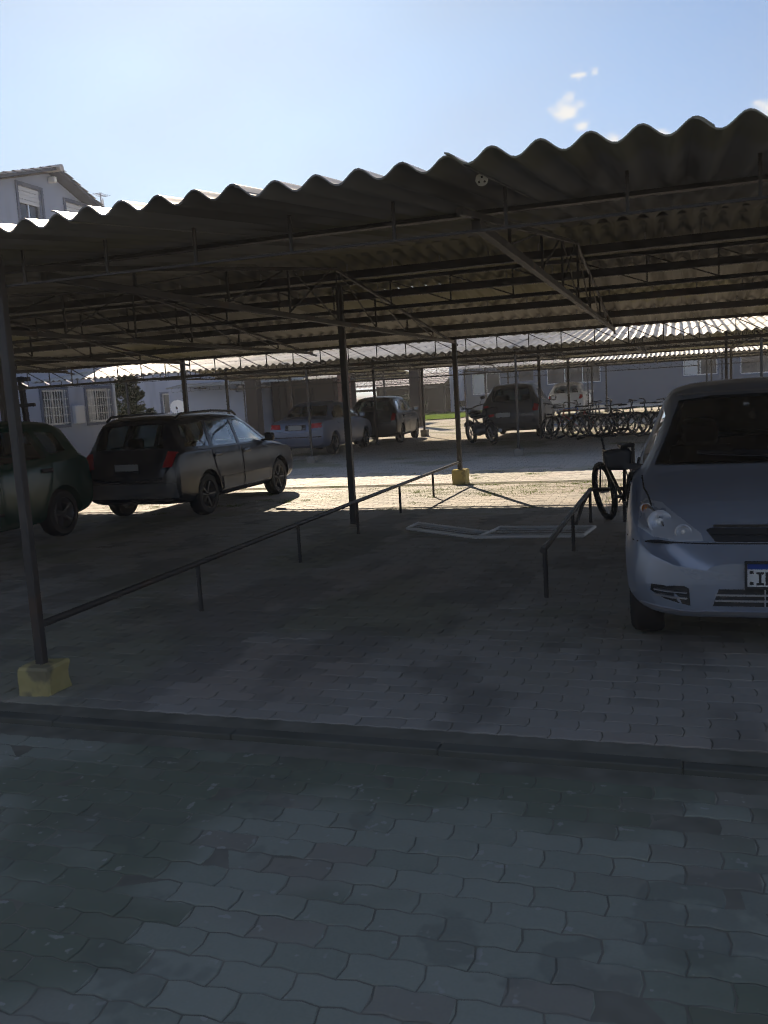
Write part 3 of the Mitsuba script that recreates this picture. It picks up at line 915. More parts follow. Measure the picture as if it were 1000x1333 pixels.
def plate(car, to, x, y, z, facing, w=.40, h=.13, text='', blue=True, mat='plate'):
    pk = part(car, 'number_plate', cbox(x-w/2, x+w/2, y-.006, y+.006, z-h/2, z+h/2, .003), mat, to=to)
    fr = sg.box(-w/2-.007, -h/2-.007, w/2+.007, h/2+.007).difference(sg.box(-w/2+.004, -h/2+.004, w/2-.004, h/2-.004))
    put(pk+'__frame', shape(plane_extrude(fr, .016, (x, y+facing*.008, z), (-facing, 0, 0), (0, 0, 1)).apply_translation((0, -0.008*facing*0, 0)), 'trim'), to)
    yf = y+facing*.006
    if blue:
        put(pk+'__blue_band', shape(box(x-w/2+.006, x+w/2-.006, yf-.0025, yf+.0025, z+h/2-.036, z+h/2-.006), 'plateblue'), to)
    if text:
        t = meshkit.text_mesh(text, .064, .003, bold=True)
        ux = np.array([-facing, 0, 0.])           # reading direction seen from that side
        mt = np.eye(4); mt[:3, 0], mt[:3, 1], mt[:3, 2] = ux, (0, 0, 1), (0, facing, 0)
        mt[:3, 3] = (x+facing*(w/2-.045), yf, z-h/2+.014)
        t.apply_transform(mt); put(pk+'__lettering', shape(t, 'ink'), to)
        # the small code square and country mark beside the letters
        for zz in (z-.044, z+.014):
            put(key_of('mark', pk), shape(box(x+facing*(w/2-.026)-.009, x+facing*(w/2-.026)+.009, yf-.002, yf+.002, zz-.008, zz+.008), 'ink'), to)
    return pk


hh, _n = tri_hits(LS.m.vertices, LS.m.faces, [(0, .505)], 1, 1)
plate(car, TS, 0, hh[0]+.012, .505, 1, text='IN')
for s in (-1, 1):      # wipers, stickers
    part(car, 'wiper', cat_([LS.patch(sg.LineString([(s*.1-.28, 1.02), (s*.1+.30, 1.055)]).buffer(.008), 1, 1, .014, .012, .04)]), 'ink', True, TS)
part(car, 'sticker', LS.patch(sg.box(.08, 1.325, .115, 1.345), 1, 1, -.012, .003, .03), 'sticker', False, TS)
part(car, 'sticker', LS.patch(sg.Point(.07, 1.27).buffer(.022), 1, 1, -.012, .003, .03), 'sticker', False, TS)
part(car, 'roof_seam', LS.patch(sg.LineString([(-.52, 1.397), (-.3, 1.41), (.3, 1.41), (.52, 1.397)]).buffer(.005), 1, 1, .002, .008, .05), 'galv', True, TS)


def estate_spec():
    w = .82
    st = [(-2.08, sect(.40, .66, .62, .70, .52, .01)), (-2.02, sect(.30, .82, .74, .88, .6, .02)), (-1.95, sect(.26, .95, .78, 1.12, .57, .02)), (-1.78, sect(.24, .99, .81, 1.42, .54, .02)), (-1.5, sect(.22, .985, w, 1.475, .56, .025)),
          (-.6, sect(.21, .965, w, 1.48, .58, .03)), (.1, sect(.21, .95, w, 1.45, .58, .03)), (.42, sect(.21, .94, w, 1.37, .57, .03)), (.75, sect(.21, .935, w, 1.20, .62, .03)), (1.04, sect(.21, .92, w, 1.02, .70, .03)), (1.16, sect(.21, .90, w, .965, .73, .025)),
          (1.5, sect(.22, .85, .81, .905, .72, .03)), (1.78, sect(.24, .80, .79, .85, .66, .03)), (1.92, sect(.26, .72, .75, .76, .6, .02)), (2.0, sect(.28, .66, .68, .685, .5, .01)), (2.06, sect(.34, .58, .55, .59, .4, 0))]
    cab = [(-1.7, sect(.38, .97, w-.02, 1.385, .51, .01)), (-1.4, sect(.36, .965, w-.02, 1.43, .535, .02)), (-.6, sect(.34, .95, w-.02, 1.435, .555, .025)), (.1, sect(.34, .94, w-.02, 1.405, .555, .025)), (.42, sect(.34, .93, w-.02, 1.325, .545, .02)), (.75, sect(.36, .925, w-.02, 1.155, .595, .02)), (1.0, sect(.42, .91, w-.02, .99, .67, .01))]
    tail = P((.56, .78), (.70, .78), (.745, .98), (.62, 1.0))
    pts = [(tail, 1, -1, 'redlamp', 'tail_lamp', .008), (mir(tail), 1, -1, 'redlamp', 'tail_lamp', .008),
           (P((-.74, .36), (.74, .36), (.74, .56), (-.74, .56)), 1, -1, 'clad', 'rear_bumper', .02),
           (P((.42, .70), (.68, .72), (.68, .80), (.45, .78)), 1, 1, 'lampbowl', 'headlamp', .006), (mir(P((.42, .70), (.68, .72), (.68, .80), (.45, .78))), 1, 1, 'lampbowl', 'headlamp', .006),
           (P((-.36, .66), (.36, .66), (.36, .74), (-.36, .74)), 1, 1, 'trim', 'grille', .006)]
    return dict(stations=st, cabin=cab, w=w, R=.31, axles=(-1.22, 1.24),
                side_windows=[P((.84, .985), (.42, 1.28), (.10, 1.355), (-.10, 1.36), (-.10, .985)), P((-.18, .99), (-.18, 1.37), (-.9, 1.375), (-.95, 1.0)), P((-1.05, 1.01), (-1.0, 1.37), (-1.62, 1.34), (-1.72, 1.04))],
                windshield=P((-.66, 1.0), (.66, 1.0), (.60, 1.14), (.52, 1.375), (.30, 1.40), (-.30, 1.40), (-.52, 1.375), (-.60, 1.14)), ws_y=(-.15, 1.5),
                rear_window=P((-.56, 1.04), (.56, 1.04), (.48, 1.37), (-.48, 1.37)), rw_y=(-2.3, -1.5),
                doors=[P((.88, .38), (.82, .95), (-.12, .96), (-.12, .32), (.64, .32)), P((-.15, .32), (-.15, .96), (-1.06, .97), (-1.0, .70), (-.80, .32))],
                side_trim=[(P((.80, .34), (.82, .52), (-.13, .52), (-.13, .33)), 'clad', 'side_cladding', .018), (P((-.15, .33), (-.15, .52), (-.84, .53), (-.80, .34)), 'clad', 'side_cladding', .018)],
                patches=pts, mirror=(.76, 1.02, .79), seats=[(-.36, .0, .25), (.36, .0, .25), (0, -.85, .6)], dash=.8)


estate = estate_spec()
TE = place(-6.98, 12.05, 0, 0, .95)
car = thing('estate_car', 'dark blue estate car with roof rails and grey side cladding, parked facing away', 'car')
LE = build_car(car, estate, 'navy', TE)
for s in (-1, 1):
    part(car, 'roof_rail', tube([(s*.57, -1.62, 1.44), (s*.575, -1.5, 1.505), (s*.585, -.6, 1.52), (s*.58, .05, 1.49), (s*.575, .18, 1.43)], .018, 8), 'trim', 40, TE)
hh, _n = tri_hits(LE.m.vertices, LE.m.faces, [(0, .80)], 1, -1)
plate(car, TE, 0, -hh[0]-.01, .78, -1, blue=False, mat='plategrey')
part(car, 'rear_wiper', LE.patch(sg.LineString([(-.28, 1.06), (.05, 1.09)]).buffer(.008), 1, -1, .012, .01, .04), 'ink', True, TE)

green = hatch_spec()
tail = P((.60, .72), (.72, .74), (.74, .92), (.64, .96))
green['patches'] = [(tail, 1, -1, 'redlamp', 'tail_lamp', .008), (mir(tail), 1, -1, 'redlamp', 'tail_lamp', .008), (head, 1, 1, 'lampbowl', 'headlamp', .006), (mir(head), 1, 1, 'lampbowl', 'headlamp', .006), (grille, 1, 1, 'trim', 'grille', .004)]
green['side_trim'] = [(P((.84, .40), (.84, .44), (-.13, .44), (-.13, .40)), 'trim', 'rub_strip', .014)]
TG = place(-8.1, 7.95, 180)
car = thing('green_hatchback', 'dark green hatchback half hidden behind the left carport post', 'car')
build_car(car, green, 'green', TG)


def sedan_spec():
    w = .83
    st = [(-2.06, sect(.42, .74, .66, .76, .55, .0)), (-2.0, sect(.30, .86, .76, .90, .66, .02)), (-1.9, sect(.26, .93, .79, .985, .70, .03)), (-1.6, sect(.22, .95, .82, 1.0, .72, .03)), (-1.42, sect(.21, .95, .825, 1.03, .70, .03)), (-1.05, sect(.2, .95, w, 1.28, .58, .03)), (-.75, sect(.2, .945, w, 1.40, .56, .03)),
          (-.3, sect(.2, .94, w, 1.425, .57, .03)), (.2, sect(.2, .93, w, 1.395, .57, .03)), (.5, sect(.2, .92, w, 1.30, .58, .03)), (.85, sect(.2, .915, w, 1.12, .65, .03)), (1.08, sect(.2, .90, w, .985, .72, .03)), (1.2, sect(.2, .88, w, .94, .73, .03)), (1.6, sect(.22, .82, .81, .87, .70, .03)), (1.9, sect(.25, .72, .77, .76, .62, .02)), (2.0, sect(.3, .62, .68, .64, .5, 0)), (2.05, sect(.34, .56, .56, .57, .4, 0))]
    cab = [(-1.3, sect(.4, .93, w-.02, 1.06, .62, .0)), (-1.05, sect(.34, .93, w-.02, 1.235, .555, .01)), (-.75, sect(.33, .93, w-.02, 1.355, .535, .02)), (-.3, sect(.33, .93, w-.02, 1.38, .545, .02)), (.2, sect(.33, .92, w-.02, 1.35, .545, .02)), (.5, sect(.33, .91, w-.02, 1.255, .555, .02)), (.85, sect(.35, .9, w-.02, 1.075, .62, .02)), (1.04, sect(.4, .89, w-.02, .97, .68, .0))]
    tail = P((.42, .76), (.70, .76), (.74, .80), (.72, .89), (.46, .885))
    pts = [(tail, 1, -1, 'redlamp', 'tail_lamp', .008), (mir(tail), 1, -1, 'redlamp', 'tail_lamp', .008), (P((-.3, .72), (.3, .72), (.3, .86), (-.3, .86)), 1, -1, 'trim', 'plate_recess', .002),
           (P((-.72, .52), (.72, .52), (.72, .545), (-.72, .545)), 1, -1, 'trim', 'bumper_strip', .01)]
    return dict(stations=st, cabin=cab, w=w, R=.3, axles=(-1.25, 1.25),
                side_windows=[P((.86, .975), (.5, 1.22), (.15, 1.31), (-.08, 1.32), (-.08, .975)), P((-.16, .98), (-.16, 1.325), (-.7, 1.305), (-1.08, 1.12), (-1.16, 1.0))],
                windshield=P((-.66, .995), (.66, .995), (.60, 1.13), (.52, 1.32), (.30, 1.345), (-.30, 1.345), (-.52, 1.32), (-.60, 1.13)), ws_y=(0, 1.5),
                rear_window=P((-.64, 1.06), (.64, 1.06), (.5, 1.33), (-.5, 1.33)), rw_y=(-1.6, -.5),
                doors=[P((.9, .36), (.84, .94), (-.1, .95), (-.1, .30), (.66, .30)), P((-.13, .30), (-.13, .95), (-1.08, .96), (-1.02, .68), (-.8, .30))],
                patches=pts, mirror=(.76, 1.0, .8), seats=[(-.36, .05, .25), (.36, .05, .25), (0, -.75, .6)], dash=.85)


sedan = sedan_spec()
TB = place(-9.6, 23.6, 0)
car = thing('sedan', 'silver blue sedan seen from behind with red tail lamps under the middle carport', 'car')
LB = build_car(car, sedan, 'bluesilver', TB)
hh, _n = tri_hits(LB.m.vertices, LB.m.faces, [(0, .79)], 1, -1)
plate(car, TB, 0, -hh[0]-.012, .79, -1, blue=False, mat='plategrey')

dark = hatch_spec(); dark['patches'] = green['patches']
TD = place(-9.15, 27.9, 5)
car = thing('dark_hatchback', 'black hatchback parked just right of the silver blue sedan', 'car')
build_car(car, dark, 'black', TD)

gspec = hatch_spec()
tail2 = P((.58, .74), (.72, .74), (.74, .90), (.62, .93))
gspec['patches'] = [(tail2, 1, -1, 'redlamp', 'tail_lamp', .008), (mir(tail2), 1, -1, 'redlamp', 'tail_lamp', .008), (P((-.7, .44), (.7, .44), (.7, .60), (-.7, .60)), 1, -1, 'clad', 'rear_bumper', .015)]
TQ = place(-4.75, 28.2, 2, 0, 1.1)
car = thing('grey_hatchback', 'dark grey hatchback seen from behind between the motorcycle and the bicycles', 'car')
LQ = build_car(car, gspec, 'greypaint', TQ)
hh, _n = tri_hits(LQ.m.vertices, LQ.m.faces, [(-.2, .66)], 1, -1)
plate(car, TQ, -.2, -hh[0]-.03, .66, -1, blue=False, mat='plate')

wspec = hatch_spec(); wspec['patches'] = gspec['patches'][:2]
TW = place(-5.1, 45.5, 0, 0, 1.08)
car = thing('white_hatchback', 'white car far behind the bicycles in front of the pale house', 'car')
build_car(car, wspec, 'whitepaint', TW)


# ------------------------------------------------------------------ bicycles, motorcycle
def bicycle(lab, x, y, deg, lean, paint, group='bicycles in the row under the far roofs', R=.33, tyre=.02, detail=True, turn=0., z=0.):
    k = thing('bicycle', lab, 'bicycle', group)
    to = T().translate([x, y, z]).rotate([0, 0, 1], deg).rotate([0, 1, 0], lean)
    for wy in (-.52, .52):
        wk = key_of('wheel', k)
        c = (0, wy, R)
        put(wk+'__tyre', shape(ring(c, (1, 0, 0), R-tyre, tyre, 28, 7), 'rubber', True), to)
        put(wk+'__rim', shape(ring(c, (1, 0, 0), R-.045, .009, 28, 5), 'alu', True), to)
        sp = [tube([(.02*(-1)**i, wy, R), (0, wy+math.cos(a)*(R-.045), R+math.sin(a)*(R-.045))], .0022, 3, False) for i, a in enumerate(np.arange(18)*2*math.pi/18)]
        hub = tube([(-.05, wy, R), (.05, wy, R)], .022, 8)
        put(wk+'__spokes', shape(cat_(sp+[hub]), 'galv'), to); labels[wk+'__spokes'] = {'kind': 'stuff'}
    bb, st, hd, hb = (0, -.06, .28), (0, -.24, .76), (0, .34, .80), (0, .37, .68)
    fr = [tube([bb, st], .016, 7), tube([st, hd], .015, 7), tube([bb, hb], .019, 7), tube([hd, hb], .018, 7)]
    for s in (-.05, .05):
        fr += [tube([(s*.6, -.08, .28), (s, -.52, R)], .009, 6), tube([(s*.3, -.22, .72), (s, -.52, R)], .008, 6)]
    part(k, 'frame', cat_(fr), paint, 40, to)
    part(k, 'fork', cat_([tube([(0, .335, .84), (0, .38, .66)], .015, 7)]+[tube([(s, .385, .66), (s*1.1, .44, .5), (s*1.1, .52, R)], .011, 6) for s in (-.045, .045)]), paint, 40, to)
    part(k, 'handlebar', cat_([tube([(-.29, .26, .98), (-.2, .34, .99), (0, .36, .95), (.2, .34, .99), (.29, .26, .98)], .013, 7), tube([(0, .33, .84), (0, .36, .95)], .014, 7)]), 'trim', 40, to)
    sad = trimesh.convex.convex_hull(np.array([(-.07, -.37, .90), (.07, -.37, .90), (-.07, -.36, .86), (.07, -.36, .86), (-.02, -.12, .895), (.02, -.12, .895), (-.015, -.12, .87), (.015, -.12, .87), (0, -.38, .905)]))
    part(k, 'saddle', sad, 'trim', 30, to)
    part(k, 'seat_post', tube([st, (0, -.27, .87)], .013, 7), 'alu', 30, to)
    part(k, 'crank', cat_([ring((.045, -.06, .28), (1, 0, 0), .085, .008, 18, 5), tube([(.06, -.06, .28), (.06, .06, .20)], .009, 5), tube([(-.06, -.06, .28), (-.06, -.18, .36)], .009, 5), cbox(.06, .15, .03, .10, .185, .21, .004), cbox(-.15, -.06, -.22, -.15, .35, .375, .004)]), 'trim', 30, to)
    return k


cols = [('black', 'black'), ('dark red', 'redpaint'), ('dark grey', 'greypaint'), ('black', 'black'), ('dark blue', 'navy'), ('black', 'black'), ('dark green', 'green'), ('black', 'black'), ('dark grey', 'greypaint'), ('dark blue', 'navy'), ('black', 'black')]
order = ('first', 'second', 'third', 'fourth', 'fifth', 'sixth', 'seventh', 'eighth', 'ninth', 'tenth', 'eleventh')
for i, (cn, pnt) in enumerate(cols):
    bicycle(f'{cn} bicycle, {order[i]} from the left in the parked row', -3.0+i*.30, 25.2+rng.uniform(-.4, .4), -90+rng.uniform(-32, 32)+(180 if i % 3 == 1 else 0), rng.uniform(-10, 10), pnt, tyre=.032)
bicycle('pale grey bicycle standing close to the right side of the dark grey hatchback', -3.45, 25.6, 8, 6, 'galv')
bicycle('bright blue bicycle behind the row, before the white car', -3.25, 27.6, -84, 4, 'bluepaint', tyre=.026)
bicycle('white bicycle behind the row, right of the white car', -2.3, 28.2, -100, -5, 'white')
bicycle('black bicycle leaning on the short rail by the silver blue hatchback mirror', -.53, 9.5, 24, -7, 'black', group=None, tyre=.034)


def motorcycle(lab, x, y, deg):
    k = thing('motorcycle', lab, 'motorcycle')
    to = T().translate([x, y, 0]).rotate([0, 0, 1], deg).rotate([0, 1, 0], -9)
    R = .30
    for wy in (-.66, .66):
        wk = key_of('wheel', k)
        put(wk+'__tyre', shape(ring((0, wy, R), (1, 0, 0), R-.05, .055, 28, 10), 'rubber', True), to)
        put(wk+'__rim', shape(cat_([ring((0, wy, R), (1, 0, 0), R-.1, .02, 28, 6)]+[bar((0, wy, R), (0, wy+math.cos(a)*.2, R+math.sin(a)*.2), .025) for a in np.arange(5)*1.2566]), 'rim', True), to)
    def blob(ps, r):
        return trimesh.convex.convex_hull(np.vstack([trimesh.creation.icosphere(2, r).vertices+p for p in ps]))
    part(k, 'engine', cat_([blob([(-.1, -.05, .38), (.1, -.05, .38), (0, .14, .5)], .13), blob([(0, .12, .34)], .12)]), 'greypaint', 40, to)
    part(k, 'tank', blob([(0, .02, .80), (0, .32, .86), (.08, .15, .84), (-.08, .15, .84)], .10), 'black', 40, to)
    part(k, 'seat', blob([(0, -.62, .86), (.07, -.2, .80), (-.07, -.2, .80)], .07), 'cloth', 40, to)
    part(k, 'frame', cat_([tube([(0, .42, .9), (0, .1, .6), (0, -.3, .55), (0, -.66, R)], .03, 8), tube([(0, -.3, .6), (0, -.75, .8)], .03, 8)]), 'black', 40, to)
    part(k, 'fork', cat_([tube([(s, .40, .98), (s, .66, R)], .024, 8) for s in (-.09, .09)]), 'galv', 40, to)
    part(k, 'mudguard', ring((0, -.66, R), (1, 0, 0), R+.04, .05, 14, 8, .2, 2.2), 'black', True, to)
    part(k, 'mudguard', ring((0, .66, R), (1, 0, 0), R+.03, .045, 14, 8, .6, 2.4), 'black', True, to)
    part(k, 'handlebar', tube([(-.36, .2, 1.06), (-.2, .36, 1.04), (0, .38, 1.0), (.2, .36, 1.04), (.36, .2, 1.06)], .016, 8), 'trim', 40, to)
    for s in (-1, 1):
        mk = part(k, 'mirror', blob([(s*.36, .30, 1.24), (s*.42, .30, 1.24)], .045), 'trim', 40, to)
        put(mk+'__stalk', shape(tube([(s*.26, .3, 1.06), (s*.37, .30, 1.22)], .007, 6), 'trim'), to)
    part(k, 'tail_lamp', blob([(-.05, -.83, .80), (.05, -.83, .80)], .035), 'redlamp', 40, to)
    part(k, 'headlamp', blob([(0, .50, .92)], .10), 'lampbowl', 40, to)
    part(k, 'luggage_box', cbox(-.2, .2, -.98, -.66, .84, 1.02, .05), 'trim', 40, to)
    part(k, 'exhaust', tube([(.14, .1, .3), (.17, -.3, .27), (.18, -.85, .36)], [.025, .03, .05], 10), 'galv', 40, to)


motorcycle('dark motorcycle with a luggage box left of the dark grey hatchback', -5.2, 24.5, 38)

# ------------------------------------------------------------------ buildings
def wall_with_holes(w, h, holes, thick, origin, ux):
    g = sg.box(0, 0, w, h) if not isinstance(w, sg.Polygon) else w
    for q in holes: g = g.difference(q)
    return plane_extrude(g, thick, origin, ux, (0, 0, 1))


def window(b, origin, ux, u0, u1, v0, v1, depth=.14, frame='white', panes=2, grille=None, shutter=0., curtain=False, surround=None):
    """a window in the opening (u0..u1, v0..v1) of a wall face through origin; the face looks along ux x z"""
    ux = np.asarray(ux, float); n = np.cross(ux, [0, 0, 1.]); o = np.asarray(origin, float)
    def P3(u, v, d): return o+ux*u+np.array([0, 0, v])+n*d
    wk = key_of('window', b)
    fw = .055
    fr = sg.box(u0, v0, u1, v1).difference(sg.box(u0+fw, v0+fw, u1-fw, v1-fw))
    for i in range(1, panes):
        m = u0+(u1-u0)*i/panes
        fr = fr.union(sg.box(m-fw/2, v0, m+fw/2, v1))
    put(wk+'__frame', shape(plane_extrude(fr, .06, P3(0, 0, -depth), ux, (0, 0, 1)), frame))
    for i in range(panes):
        a, c = u0+(u1-u0)*i/panes, u0+(u1-u0)*(i+1)/panes
        put(key_of('pane', wk), shape(plane_extrude(sg.box(a+.01, v0+.01, c-.01, v1-.01), .012, P3(0, 0, -depth+.02), ux, (0, 0, 1)), 'window'))
    if shutter:
        vs = v1-(v1-v0)*shutter
        sl = []
        z = vs
        while z < v1-.02:
            put(key_of('shutter_slat', wk), shape(plane_extrude(sg.box(u0+.03, z, u1-.03, min(z+.105, v1-.01)), .02, P3(0, 0, -depth+.07+.008*(len(sl) % 2)), ux, (0, 0, 1)), 'shutter')); sl.append(1); z += .115
    if curtain:
        u = np.linspace(u0+.08, u0+(u1-u0)*.42, 30)
        pr = np.c_[u, .02*np.sin(np.arange(30)*1.3)]
        poly = sg.LineString(pr).buffer(.006)
        m = extrude(poly, v1-v0-.14)
        V = np.array([P3(p[0], v0+.07+p[2], -depth+.055+p[1]*.8) for p in m.vertices])
        put(wk+'__curtain', shape((V, m.faces), 'curtain'))
    if surround:
        s = .09
        fr = sg.box(u0-s, v0-s, u1+s, v1+s).difference(sg.box(u0, v0, u1, v1))
        put(wk+'__surround', shape(plane_extrude(fr, .03+.002, P3(0, 0, -.002), ux, (0, 0, 1)), surround))
    if grille:
        bars = [bar(P3(u, v0+.02, .05), P3(u, v1-.02, .05), .014) for u in np.arange(u0+.06, u1, .115)]+[bar(P3(u0, v, .052), P3(u1, v, .052), .016) for v in np.linspace(v0+.05, v1-.05, 5)]
        for bb_ in bars: put(key_of('grille_bar', wk), shape(bb_, grille))
    return wk


def tile_roof(x0, x1, y0, y1, z0, z1, pitch=.21, step=.36):
    """clay tiles on one slope from (y0, z0) up to (y1, z1): rolls along the slope, a step at every course"""
    n = int((x1-x0)/pitch)*6+1
    xs = np.linspace(x0, x1, n); prof = .05*np.abs(np.sin(np.pi*(xs-x0)/pitch))
    L = math.hypot(y1-y0, z1-z0); rows = max(2, int(L/step)); V, F = [], []
    for r in range(rows):
        for t, lift in ((r/rows, .055), ((r+1.08)/rows, .015)):
            V.append(np.c_[xs, np.full(n, y0+(y1-y0)*t), z0+(z1-z0)*t+prof+lift])
        b = (len(V)-2)*n
        for i in range(n-1): F += [[b+i, b+i+1, b+n+i+1], [b+i, b+n+i+1, b+n+i]]
    return trimesh.Trimesh(np.vstack(V), F, process=False)


# three-storey block at the left: the gable wall stands in the plane x = -17.5 and faces right
BX = -17.5
blk = thing('apartment_block', 'pale blue apartment block with tiled gable roof at the left edge', 'building')
ya, yb, ye, yr = 20.2, 25.0, 7.72, 22.8
ya = 2*yr-yb-.4
# u runs along +y from ya, so the face normal is +x
hole = [(21.40-ya, 22.36-ya, 6.86, 7.99), (23.46-ya, 24.45-ya, 6.86, 7.90), (21.46-ya, 22.55-ya, 1.2, 2.25), (23.52-ya, 24.72-ya, 1.2, 2.25), (21.45-ya, 22.45-ya, 4.05, 5.15), (23.5-ya, 24.5-ya, 4.05, 5.15)]
gab = sg.Polygon([(0, -.1), (yb-ya, -.1), (yb-ya, ye), (yr-ya, 8.56), (0, 8.56-(yr-ya)*.29)])
w_ = wall_with_holes(gab, 0, [sg.box(*((h[0]), h[2], h[1], h[3])) for h in hole], .22, (BX-.22, ya, 0), (0, 1, 0))
wk = part(blk, 'wall', cat_([w_, box(BX-14, BX-.22, yb-.22, yb, -.1, ye)]), 'wall')
for i, h in enumerate(hole):
    window(blk, (BX, ya, 0), (0, 1, 0), *h, frame='alu', panes=2, grille='white' if i in (2, 3) else None, shutter=(.42 if i == 0 else .9 if i == 1 else 0), curtain=(i == 3), surround='blueframe')
rk = key_of('roof', blk)
for (y0, z0, y1, z1, nm) in ((yb+.2, 8.66-.38*(yb+.2-yr), yr, 8.66, 'slope'), (ya-.1, 8.66-(yr-ya+.1)*.29, yr, 8.66, 'slope')):
    q = tile_roof(0, 14.6, 0, math.hypot(y1-y0, 0), z0, z1)
    V = q.vertices.copy()
    V2 = np.c_[BX+.45-V[:, 0], y0+(y1-y0)*V[:, 1]/abs(y1-y0), V[:, 2]]
    k = key_of('tiles', rk); put(k, shape((V2, q.faces), 'tile', 40)); labels[k] = {'kind': 'stuff'}
    put(key_of('soffit', rk), shape(cat_([bar((BX+.35, y0, z0-.0), (BX+.35, y1, z1-.0), .06, .09), bar((BX-7, y0, z0-.01), (BX-7, y1, z1-.01), 14.6, .05)]), 'rake'))
put(key_of('ridge_tiles', rk), shape(cat_([tube([(BX+.5-.4*i, yr, 8.66+.01*(i % 2)), (BX+.14-.4*i, yr, 8.67)], .10, 10) for i in range(36)]), 'tile', 40)); labels[rk+'__ridge_tiles'] = {'kind': 'stuff'}
part(blk, 'eave_bracket', cbox(BX, BX+.25, yr-.06, yr+.06, ye+.56, ye+.72, .02), 'white')
part(blk, 'downpipe', cat_([tube([(BX+.07, yb-.12, 0), (BX+.07, yb-.12, 7.6)], .045, 10)]+[box(BX, BX+.12, yb-.175, yb-.065, z, z+.04) for z in (1.0, 2.9, 4.8, 6.7)]), 'shutter', 30)
part(blk, 'storey_band', cat_([box(BX+.002, BX+.03, ya+.02, yb-.19, z, z+.10) for z in (2.95, 5.85)]), 'blueframe')
part(blk, 'meter_box', cbox(BX+.002, BX+.14, 22.75, 23.2, 1.2, 1.75, .015), 'shutter')
an = thing('roof_antenna', 'small antenna on the right end of the left block roof', 'antenna')
AX, AY, AZ = BX+.05, yb+.22, ye-.12
part(an, 'mast', tube([(AX, AY, AZ-.2), (AX, AY, AZ+.85)], .022, 8), 'galv')
part(an, 'dish', lathe([(0, .0), (.12, .01), (.2, .05), (.19, .06), (0, .015)], 18), 'white', 40, T().translate([AX+.02, AY, AZ+.5]).rotate([0, 0, 1], 30))
part(an, 'boom', cat_([tube([(AX, AY-.25, AZ+.8), (AX, AY+.3, AZ+.8)], .012, 6)]+[tube([(AX-.2, AY-.22+.12*i, AZ+.8), (AX+.2, AY-.22+.12*i, AZ+.8)], .007, 5) for i in range(5)]), 'galv')

# blocks behind: wall faces towards the camera (normal -y), u runs along +x
def block(name, lab, x0, x1, y, h, holes, mat='wall', depth=8, roof=True, **kw):
    b = thing(name, lab, 'building')
    g = wall_with_holes(x1-x0, h, [sg.box(q[0]-x0, q[2], q[1]-x0, q[3]) for q in holes], .25, (x0, y+.25, 0), (1, 0, 0))
    part(b, 'wall', g, mat)
    part(b, 'side_wall', cat_([box(x0, x0+.25, y+.25, y+depth, 0, h), box(x1-.25, x1, y+.25, y+depth, 0, h), box(x0, x1, y+depth, y+depth+.2, 0, h)]), mat)
    for q in holes:
        window(b, (x0, y, 0), (1, 0, 0), q[0]-x0, q[1]-x0, q[2], q[3], **(q[4] if len(q) > 4 else {}))
    if roof:
        part(b, 'roof', cat_([tile_roof(x0-.4, x1+.4, y-.5, y+depth/2, h-.05, h+depth*.18), box(x0-.4, x1+.4, y-.45, y+depth+.3, h-.10, h-.02)]), 'tile', 40)
    return b


SH = dict(frame='white', panes=2)
block('rear_block', 'pale blue block between the tree and the brown columns', -31.5, -19.6, 40.5, 7.4, [(-25.5, -24.1, 1.2, 2.25, dict(frame='white', panes=2, surround='blueframe')), (-30.3, -29.2, 1.05, 2.2, SH), (-25.4, -24.2, 3.9, 5.1, SH), (-30.3, -29.2, 3.9, 5.1, SH)])
block('annex', 'low pale blue annex with a small vent beside the brown columns', -22.9, -18.1, 37.0, 3.5, [(-19.35, -18.95, 2.05, 2.4, dict(frame='blueframe', panes=1))], depth=3)
block('lit_block', 'pale house with one white window between the two brown columns', -25.6, -22.9, 50.5, 3.4, [(-24.6, -23.5, .9, 2.2, dict(frame='white', panes=2, surround='blueframe'))], depth=5)
hs = block('blue_house', 'long pale blue house with white framed windows behind the bicycles', -14.2, 12.0, 62.0, 7.6, mat='housewall',
           holes=[(-13.75, -11.75, 1.15, 2.6, dict(frame='white', panes=2, curtain=True, surround='blueframe')), (-10.5, -9.4, 1.85, 2.95, dict(frame='blueframe', panes=1, surround='blueframe')),
                  (-8.5, -4.9, 1.55, 3.1, dict(frame='white', panes=3, surround='blueframe')), (.4, 2.5, 1.6, 3.05, dict(frame='white', panes=2, curtain=True, surround='blueframe')), (3.9, 6.3, 1.5, 3.1, dict(frame='white', panes=2, surround='blueframe'))])
part(hs, 'side_bay', box(-15.15, -14.22, 61.0, 66, 0, 4.6), 'wall')
part(hs, 'gas_box', cbox(-14.6, -14.1, 60.7, 60.98, .4, .8, .03), 'dark')
# open porch with a sunlit tiled roof
pch = thing('porch', 'dark open porch with a sunlit tiled roof behind the lawn', 'building')
part(pch, 'back_wall', box(-22.3, -15.2, 66, 66.2, 0, 3.0), 'brown')
rk = key_of('roof', pch)
put(rk+'__slab', shape(box(-22.5, -15.2, 59.6, 66, 1.82, 1.96), 'brown'))
k = key_of('tiles', rk); put(k, shape(tile_roof(-22.7, -15.16, 59.4, 66, 2.0, 3.65, .36, .5), 'tile', 40)); labels[k] = {'kind': 'stuff'}
for i, x in enumerate((-22.1, -19.8, -17.6, -15.5)):
    part(pch, 'column', cbox(x-.2, x+.2, 59.9, 60.3, 0, 1.82, .02), 'brown')
for i in range(15):
    if i % 2 == 0: part(pch, 'screen_board', cbox(-22.1+i*.44, -21.7+i*.44, 63.0, 63.05, 0, 1.3, .01), 'brown')

